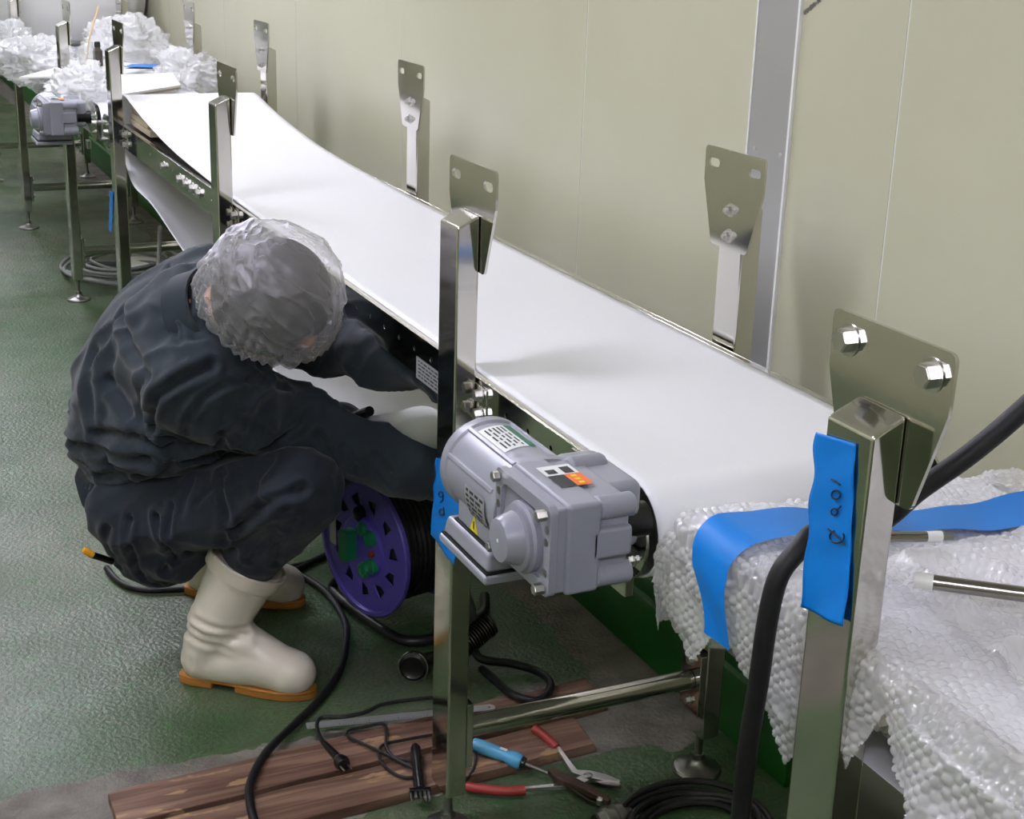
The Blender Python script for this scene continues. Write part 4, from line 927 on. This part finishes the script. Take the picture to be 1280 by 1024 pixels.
# ------------------------------------------------------------------ bubble wrap on the nearest conveyor
def bubbles(S, T, pitch, r, h):
    """hex grid of domes on a sheet with arc coordinates S, T (metres)"""
    py = pitch*.866; row = np.round(T/py); best = np.full(S.shape, 9.)
    for dr in (-1, 0, 1):
        rw = row+dr; off = (rw % 2)*pitch/2; cx = np.round((S-off)/pitch)*pitch+off; best = np.minimum(best, np.hypot(S-cx, T-rw*py))
    return h*np.sqrt(np.clip(1-(best/r)**2, 0, 1))
def sheet(name, fn, Ls, Lt, step, label, pitch=.0115, h=.0042, crumple=.0045, seed=1, cfreq=11, mt='bubble_film', trim=None, cat='bubble wrap'):
    nu, nv = int(Ls/step), int(Lt/step); U, W = np.meshgrid(np.linspace(0,1,nu), np.linspace(0,1,nv), indexing='ij')
    P = fn(U, W); n1 = vnoise(P.reshape(-1,3), cfreq, seed, 3).reshape(U.shape)
    Nn = np.cross(np.gradient(P, axis=0), np.gradient(P, axis=1)); Nn /= np.linalg.norm(Nn, axis=-1, keepdims=True)+1e-9
    ridge = (1-np.abs(vnoise(P.reshape(-1,3), cfreq*1.3, seed+3, 2).reshape(U.shape)))**4
    P = P+Nn*((n1+ridge*1.6-.5)*crumple)[...,None]
    S, T = U*Ls, W*Lt; rot = .35; S2, T2 = S*math.cos(rot)-T*math.sin(rot), S*math.sin(rot)+T*math.cos(rot)
    S2 = S2+.004*vnoise(P.reshape(-1,3), 22, seed+7, 2).reshape(U.shape); T2 = T2+.004*vnoise(P.reshape(-1,3), 22, seed+8, 2).reshape(U.shape)
    P = P+Nn*(bubbles(S2, T2, pitch, pitch*.46, h)*np.clip(.75+.8*vnoise(P.reshape(-1,3), 60, seed+9, 1).reshape(U.shape), .1, 1.2))[...,None]
    b = MB(); b.v = [tuple(q) for q in P.reshape(-1,3).tolist()]; i = np.arange((nu-1)*(nv-1)); a = (i//(nv-1))*nv+i % (nv-1)
    fc = np.stack([a, a+nv, a+nv+1, a+1], 1)
    if trim is not None: keep = trim(U, W).reshape(-1)[a]; fc = fc[keep]
    b.f = [tuple(q) for q in fc.tolist()]
    used = sorted(set(i for q in b.f for i in q)); mp = {o_: k for k, o_ in enumerate(used)}; b.v = [b.v[i] for i in used]; b.f = [tuple(mp[i] for i in q) for q in b.f]
    c = np.mean(np.array(b.v), 0); o = b.build(name, mt, None, origin=tuple(c), smooth=180); return tag(o, label, cat)
ZT = .842
def wrap_pos(s_end, q):
    """s_end: arc distance along y from y=.45 over the far end; q: arc from x=1.36 leftwards over the aisle edge"""
    y0, yE, rE = .45, 1.378, .05; Ly = yE-rE-y0
    y = np.where(s_end < Ly, y0+s_end, np.where(s_end < Ly+rE*1.571, yE-rE+rE*np.sin(np.clip((s_end-Ly)/rE, 0, 1.571)), yE+.0))
    dE = np.where(s_end < Ly, 0, np.where(s_end < Ly+rE*1.571, rE*(1-np.cos(np.clip((s_end-Ly)/rE, 0, 1.571))), rE+(s_end-Ly-rE*1.571)))
    xl = .850-.022*smooth01((.98-y)/.12); rq = .03; Lx = 1.36-xl-rq
    x = np.where(q < Lx, 1.36-q, np.where(q < Lx+rq*1.571, xl+rq-rq*np.sin(np.clip((q-Lx)/rq, 0, 1.571)), xl))
    over = np.clip(q-Lx-rq*1.571, 0, None)
    dQ = np.where(q < Lx, 0, np.where(q < Lx+rq*1.571, rq*(1-np.cos(np.clip((q-Lx)/rq, 0, 1.571))), rq+over))
    x = x-over*.30*smooth01((.98-y)/.15)+.10*np.clip(dE-.06, 0, None)
    z = ZT-np.sqrt(dE**2+dQ**2+.55*dE*dQ)+.012*np.sin(x*9+y*5)*(dE+dQ < .02)
    return np.stack([x, y, z], -1)
LY, LX = 1.10, .98
def hang(U, W):
    s, q = U*LY, W*LX; y = .45+s
    lim = np.interp(y, [.45,.70,.78,.83,.90,.955,1.0,1.06,1.10,1.16,1.22,1.30,1.335,1.365,1.60], [.86,.78,.70,.645,.585,.545,.62,.63,.670,.62,.585,.650,.635,.575,.53])+.008*np.sin(y*70)
    lim2 = np.interp(q, [0,.2,.40,.46,.50,.56,.7], [.985,1.0,1.02,1.05,1.06,1.03,1.0])+.008*np.sin(q*60)
    return (q < lim) & (s < lim2)
sheet('bubble_wrap', lambda U, W: wrap_pos(U*LY, W*LX), LY, LX, .0017, 'clear bubble wrap draped over the nearest conveyor end and hanging down', trim=hang)
# blue tape strap across the wrap
def strap(U, W):
    q = W*.592; yc = 1.225+.030*smooth01((W-.25)/.55)-.03*smooth01((W-.85)/.15); hw = .040+.003*np.sin(W*11); s = (yc-.45)+(U-.5)*2*hw*(1-.35*smooth01((W-.8)/.2))
    P = wrap_pos(s, q+.0); Nn = np.cross(np.gradient(P, axis=0), np.gradient(P, axis=1)); Nn /= np.linalg.norm(Nn, axis=-1, keepdims=True)+1e-9
    P0 = P+Nn*0; off = .013+.0015*np.sin(q*60+U*3)
    up = np.where(Nn[...,2:3] > 0, 1, -1)*Nn; up = np.where(np.abs(Nn[...,2:3]) > .25, up, Nn*np.where(Nn[...,0:1] < 0, 1, -1)); return P0+up*off[...,None]
o = grid_mesh(strap, 26, 150).build('tape_strap', 'tape_blue', None, origin=(1.1, 1.2, .85), smooth=180); tag(o, 'wide blue tape strap across the bubble wrap', 'tape')
# loose crumpled piece heaped on top towards the right edge
def heap(U, W):
    x = .93+U*.42; y = .60+W*.52; h = .012+.05*np.exp(-((x-1.26)/.10)**2-((y-.98)/.14)**2)+.018*np.sin(x*15+y*7)*np.sin(y*13)
    return np.stack([x, y, ZT+.022+h*.8], -1)
sheet('bubble_wrap', heap, .42, .52, .0018, 'loose crumpled bubble wrap piece under the two steel rods', seed=5, crumple=.010)
# steel rods lying on the wrap
def rod(p, q, r, label, cap_len, tip):
    p, q = Vector(p), Vector(q); d = (q-p).normalized(); root = thing('steel_rod', tuple(p+(q-p)*.5-Vector((0,0,r))), label, 'rod', 'steel rods on the bubble wrap')
    MB().cyl(p, q, r, 20).build('tube', 'rod_grey', root); MB().cyl(q, q+d*cap_len, r*1.06, 20).build('plastic_sleeve', 'cap_white', root)
    if tip: MB().cyl(q+d*cap_len, q+d*(cap_len+tip), r*.72, 16).build('tip', 'steel_dull', root)
rod(at(1098,672,.912), at(1158,671,.912), .0055, 'short steel rod with white sleeve next to the nearest post', .016, .012)
rod(at(1300,746,.905), at(1166,728,.905), .0075, 'longer steel rod with clear white end cap at the right edge', .018, 0)
# thick black cable from the upper right down behind the nearest post
cord('power_cable', [atx(1330,462,1.06), atx(1280,511,1.03), atx(1215,566,.99), atx(1150,612,.95), atx(1095,655,.912), (.878,1.118,.917), (.848,1.108,.906), (.824,1.106,.880), (.817,1.108,.83), (.815,1.110,.765), (.815,1.118,.68), (.817,1.122,.58), (.825,1.13,.40), (.85,1.16,.20), (.90,1.25,.06), (1.0,1.42,.014), (1.12,1.62,.011), (1.22,1.80,.011)], .0108, 'thick black cable hanging from the right behind the nearest post', n=14)

# ------------------------------------------------------------------ far conveyor: bags, sheets, roll
def bag(c, rad, label, seed, hang_=0, squash=.0, mt='bag_film', name='plastic_bag', freq=9, amp=.30):
    nu, nv = 130, 90
    def fn(U, W):
        th, ph = U*2*math.pi, .02+W*(math.pi-.04); D = np.stack([np.sin(ph)*np.cos(th), np.sin(ph)*np.sin(th), np.cos(ph)], -1)
        n = vnoise(D*1.0+seed, 1.7, seed, 2); rg = (1-np.abs(vnoise(D+seed+.25*n[...,None], 2.6, seed+1, 2)))**5; r2 = (1-np.abs(vnoise(D+seed*2, 5.5, seed+5, 2)))**6
        P = D*np.array(rad)*(1+amp*1.3*n+amp*.9*(rg-.25)+amp*.35*(r2-.2))[...,None]
        P[...,2] = np.where(P[...,2] < -rad[2]*.6, -rad[2]*.6+(P[...,2]+rad[2]*.6)*(.2+hang_), P[...,2])
        return P+np.array(c)
    o = grid_mesh(fn, nu, nv).build(name, mt, None, origin=tuple(c), smooth=180); return tag(o, label, 'plastic bag')
bag(aty(238,96,5.95), (.125,.20,.10), 'white crumpled plastic bag by the wall behind the belt end', 3)
bag(aty(102,112,5.62), (.105,.20,.095), 'clear plastic wrap bunched above the far gear motor', 11, .6)
bag(aty(160,62,6.75), (.16,.22,.12), 'large clear plastic bag heaped behind the white sheets', 23)
bag(aty(45,78,6.9), (.15,.25,.10), 'clear plastic wrap hanging off the far conveyor edge', 31, .7)
bag(aty(10,52,7.2), (.11,.14,.09), 'small plastic bundle at the far left edge', 47)
def roll():
    y, z, R1 = 7.75, 1.175, .33; r = thing('bubble_wrap_roll', (1.0, y, .845), 'big white roll of bubble wrap lying across the far conveyor', 'roll')
    def fn(U, W):
        th = W*2*math.pi; x = .45+U*1.05; P = np.stack([x, y+0*x, z+0*x], -1); n = vnoise(np.stack([x*1.5, np.cos(th)*2, np.sin(th)*2], -1), 2.4, 8, 3)
        rr = R1*(1+.03*n)*(1-.25*smooth01((U-.93)/.07)); return P+np.stack([0*x, rr*np.cos(th), rr*np.sin(th)], -1)+0
    grid_mesh(fn, 70, 80).build('outer_layer', 'sheet_white', r, smooth=180)
    for x in (.452, 1.498): MB().lathe((x,y,z), (1 if x > 1 else -1,0,0), [(0,R1*.76 if x > 1 else R1*.98),(.004,R1*.7),(.004,.05),(-.03,.045),(-.03,0)], 40).build('roll_end', 'sheet_white', r)
roll()
def slab(name, P4, th, mt, label, cat, sub=None):
    P4 = [Vector(p) for p in P4]; n = (P4[1]-P4[0]).cross(P4[2]-P4[0]).normalized(); n = n if n.z > 0 else -n
    b = MB().add([tuple(p) for p in P4]+[tuple(p-n*th) for p in P4], [(0,1,2,3),(7,6,5,4),(0,4,5,1),(1,5,6,2),(2,6,7,3),(3,7,4,0)])
    o = b.build(name, mt, None, origin=tuple(sum(P4, Vector())/4-n*th), bevel=.0008); return tag(o, label, cat)
slab('foam_sheet', [at(150,118,.90), at(226,106,.905), at(216,91,.89), at(148,93,.885)], .008, 'sheet_white', 'white sheet with pale brown edge just behind the raised belt', 'sheet')
slab('cardboard_sheet', [at(151,121,.888), at(226,109,.893), at(216,94,.880), at(148,96,.873)], .006, 'cardboard', 'brown cardboard sheet directly beneath the white sheet', 'cardboard')
slab('foam_sheet', [at(24,96,.86), at(74,95,.86), at(100,84,.86), at(70,84,.86)], .008, 'sheet_white', 'white sheet sticking out at the far conveyor edge beside wrap', 'sheet')
slab('foam_sheet', [at(95,88,.865), at(150,92,.865), at(205,84,.865), at(130,74,.865)], .006, 'sheet_white', 'white sheet below the glass jar on the far conveyor', 'sheet')
o = slab('tape_strip', [at(155,83,.874), at(194,84,.874), at(197,80,.874), at(165,80,.874)], .002, 'tape_blue', 'blue tape strip on the far white sheet', 'tape')
# packing blocks that hold the loose belt end up
for k, (y0, z0, z1, x1) in enumerate(((4.55,.8295,.848,1.20),(4.60,.8485,.866,1.22),(4.66,.8665,.884,1.21),(4.72,.8845,.899,1.22))):
    tag(MB().box((.90+.004*k, y0, z0), (x1, 4.86, z1)).build('packing_block', 'cardboard', None, origin=(1.05, 4.72, z0), bevel=.002), ['lowest', 'second lowest', 'second highest', 'topmost'][k]+' cardboard packing block under the raised belt end', 'packing', 'packing blocks under the belt')
def jar():
    p = Vector(at(110, 82, .867)); r = thing('glass_jar', tuple(p), 'clear glass jar on the far conveyor with wooden stick', 'jar')
    MB().lathe(p, (0,0,1), [(0,.030),(.005,.036),(.065,.036),(.078,.026),(.095,.026),(.096,.023),(.078,.023),(.062,.033),(.008,.033),(.008,0)], 28).build('glass', 'glass_clear', r)
    s = tag(MB().tube([p+Vector((-.01,0,.010)), p+Vector((.012,-.01,.12)), Vector(aty(123,8,p.y+.02))], .0042, 8).build('wooden_stick', 'wood_pale', None, origin=tuple(p)), 'thin pale wooden stick standing in the glass jar', 'stick')
    q = Vector(at(123, 82, .867)); b = thing('spray_bottle', tuple(q), 'small dark grey bottle beside the glass jar', 'bottle')
    MB().lathe(q, (0,0,1), [(0,.018),(.003,.020),(.06,.020),(.068,.012),(.075,.011)], 20).build('bottle_body', 'dark_metal', b); MB().lathe(q+Vector((0,0,.075)), (0,0,1), [(0,.013),(.02,.012),(.022,.008)], 16).build('cap', 'dark_plastic', b)
jar()
# grey cables coiled on the floor under the conveyors
c0 = Vector(at(160, 345, 0)); root = thing('cable_coil', tuple(c0), 'grey cables coiled on the floor behind the worker', 'cable')
for k in range(7):
    R1 = .14+.03*(k % 4); cx, cy = c0.x+random.uniform(-.05,.08), c0.y+random.uniform(-.1,.15)
    MB().tube([(cx+R1*math.cos(a)*1.1, cy+R1*1.3*math.sin(a), .01+.008*k+.006*math.sin(3*a+k)) for a in np.linspace(0, 2*math.pi, 40)], .0075, 8).build('cable_turn', 'cable_grey', root)
cord('hanging_cable', [(1.05,5.2,.42), (1.0,5.05,.25), (.95,4.95,.10), (.98,5.1,.05), (1.1,5.2,.14), (1.2,5.1,.30), (1.24,5.0,.45)], .008, 'grey cable hanging under the far conveyor near its cross bar', 'cable_grey')
slab('foam_sheet', [at(158,335,.02), at(205,328,.02), at(206,315,.02), at(165,317,.02)], .008, 'sheet_white', 'pale board lying on the floor under the cross bar', 'board')
# black clamp at the sagging belt edge beside the worker
cl = thing('belt_clamp', tuple(atx(398, 505, .86)), 'black clamp handle on the sagging belt edge beside the worker', 'clamp')
MB().tube(spline([atx(372,492,.86), atx(385,497,.86), atx(398,506,.86), atx(412,511,.86), atx(420,509,.87)], 5), [.009]*4+[.011]*8+[.013]*6+[.010]*3, 12).build('handle', 'dark_plastic', cl)
MB().tube([atx(392,510,.87), atx(410,520,.885), atx(440,522,.895), atx(462,514,.90)], .010, 10).build('jaw', 'dark_plastic', cl)
MB().cyl(atx(430,524,.895), atx(434,540,.90), .012, 12).build('screw_knob', 'dark_plastic', cl)

# dark scuff on the wall beside the metal strip
sc = MB()
for k in range(9):
    px, py = 1007+k*2.2, 15-k*1.9; w_ = random.uniform(2.5, 5); pts = [atx(px+random.uniform(-1,1)+w_*.5*math.cos(a), py+w_*math.sin(a), WX-.0005) for a in np.linspace(0, 2*math.pi, 7)[:-1]]; sc.add(pts, [tuple(range(6))])
sc.build('scuff_mark', 'steel_dull', wr, smooth=0)
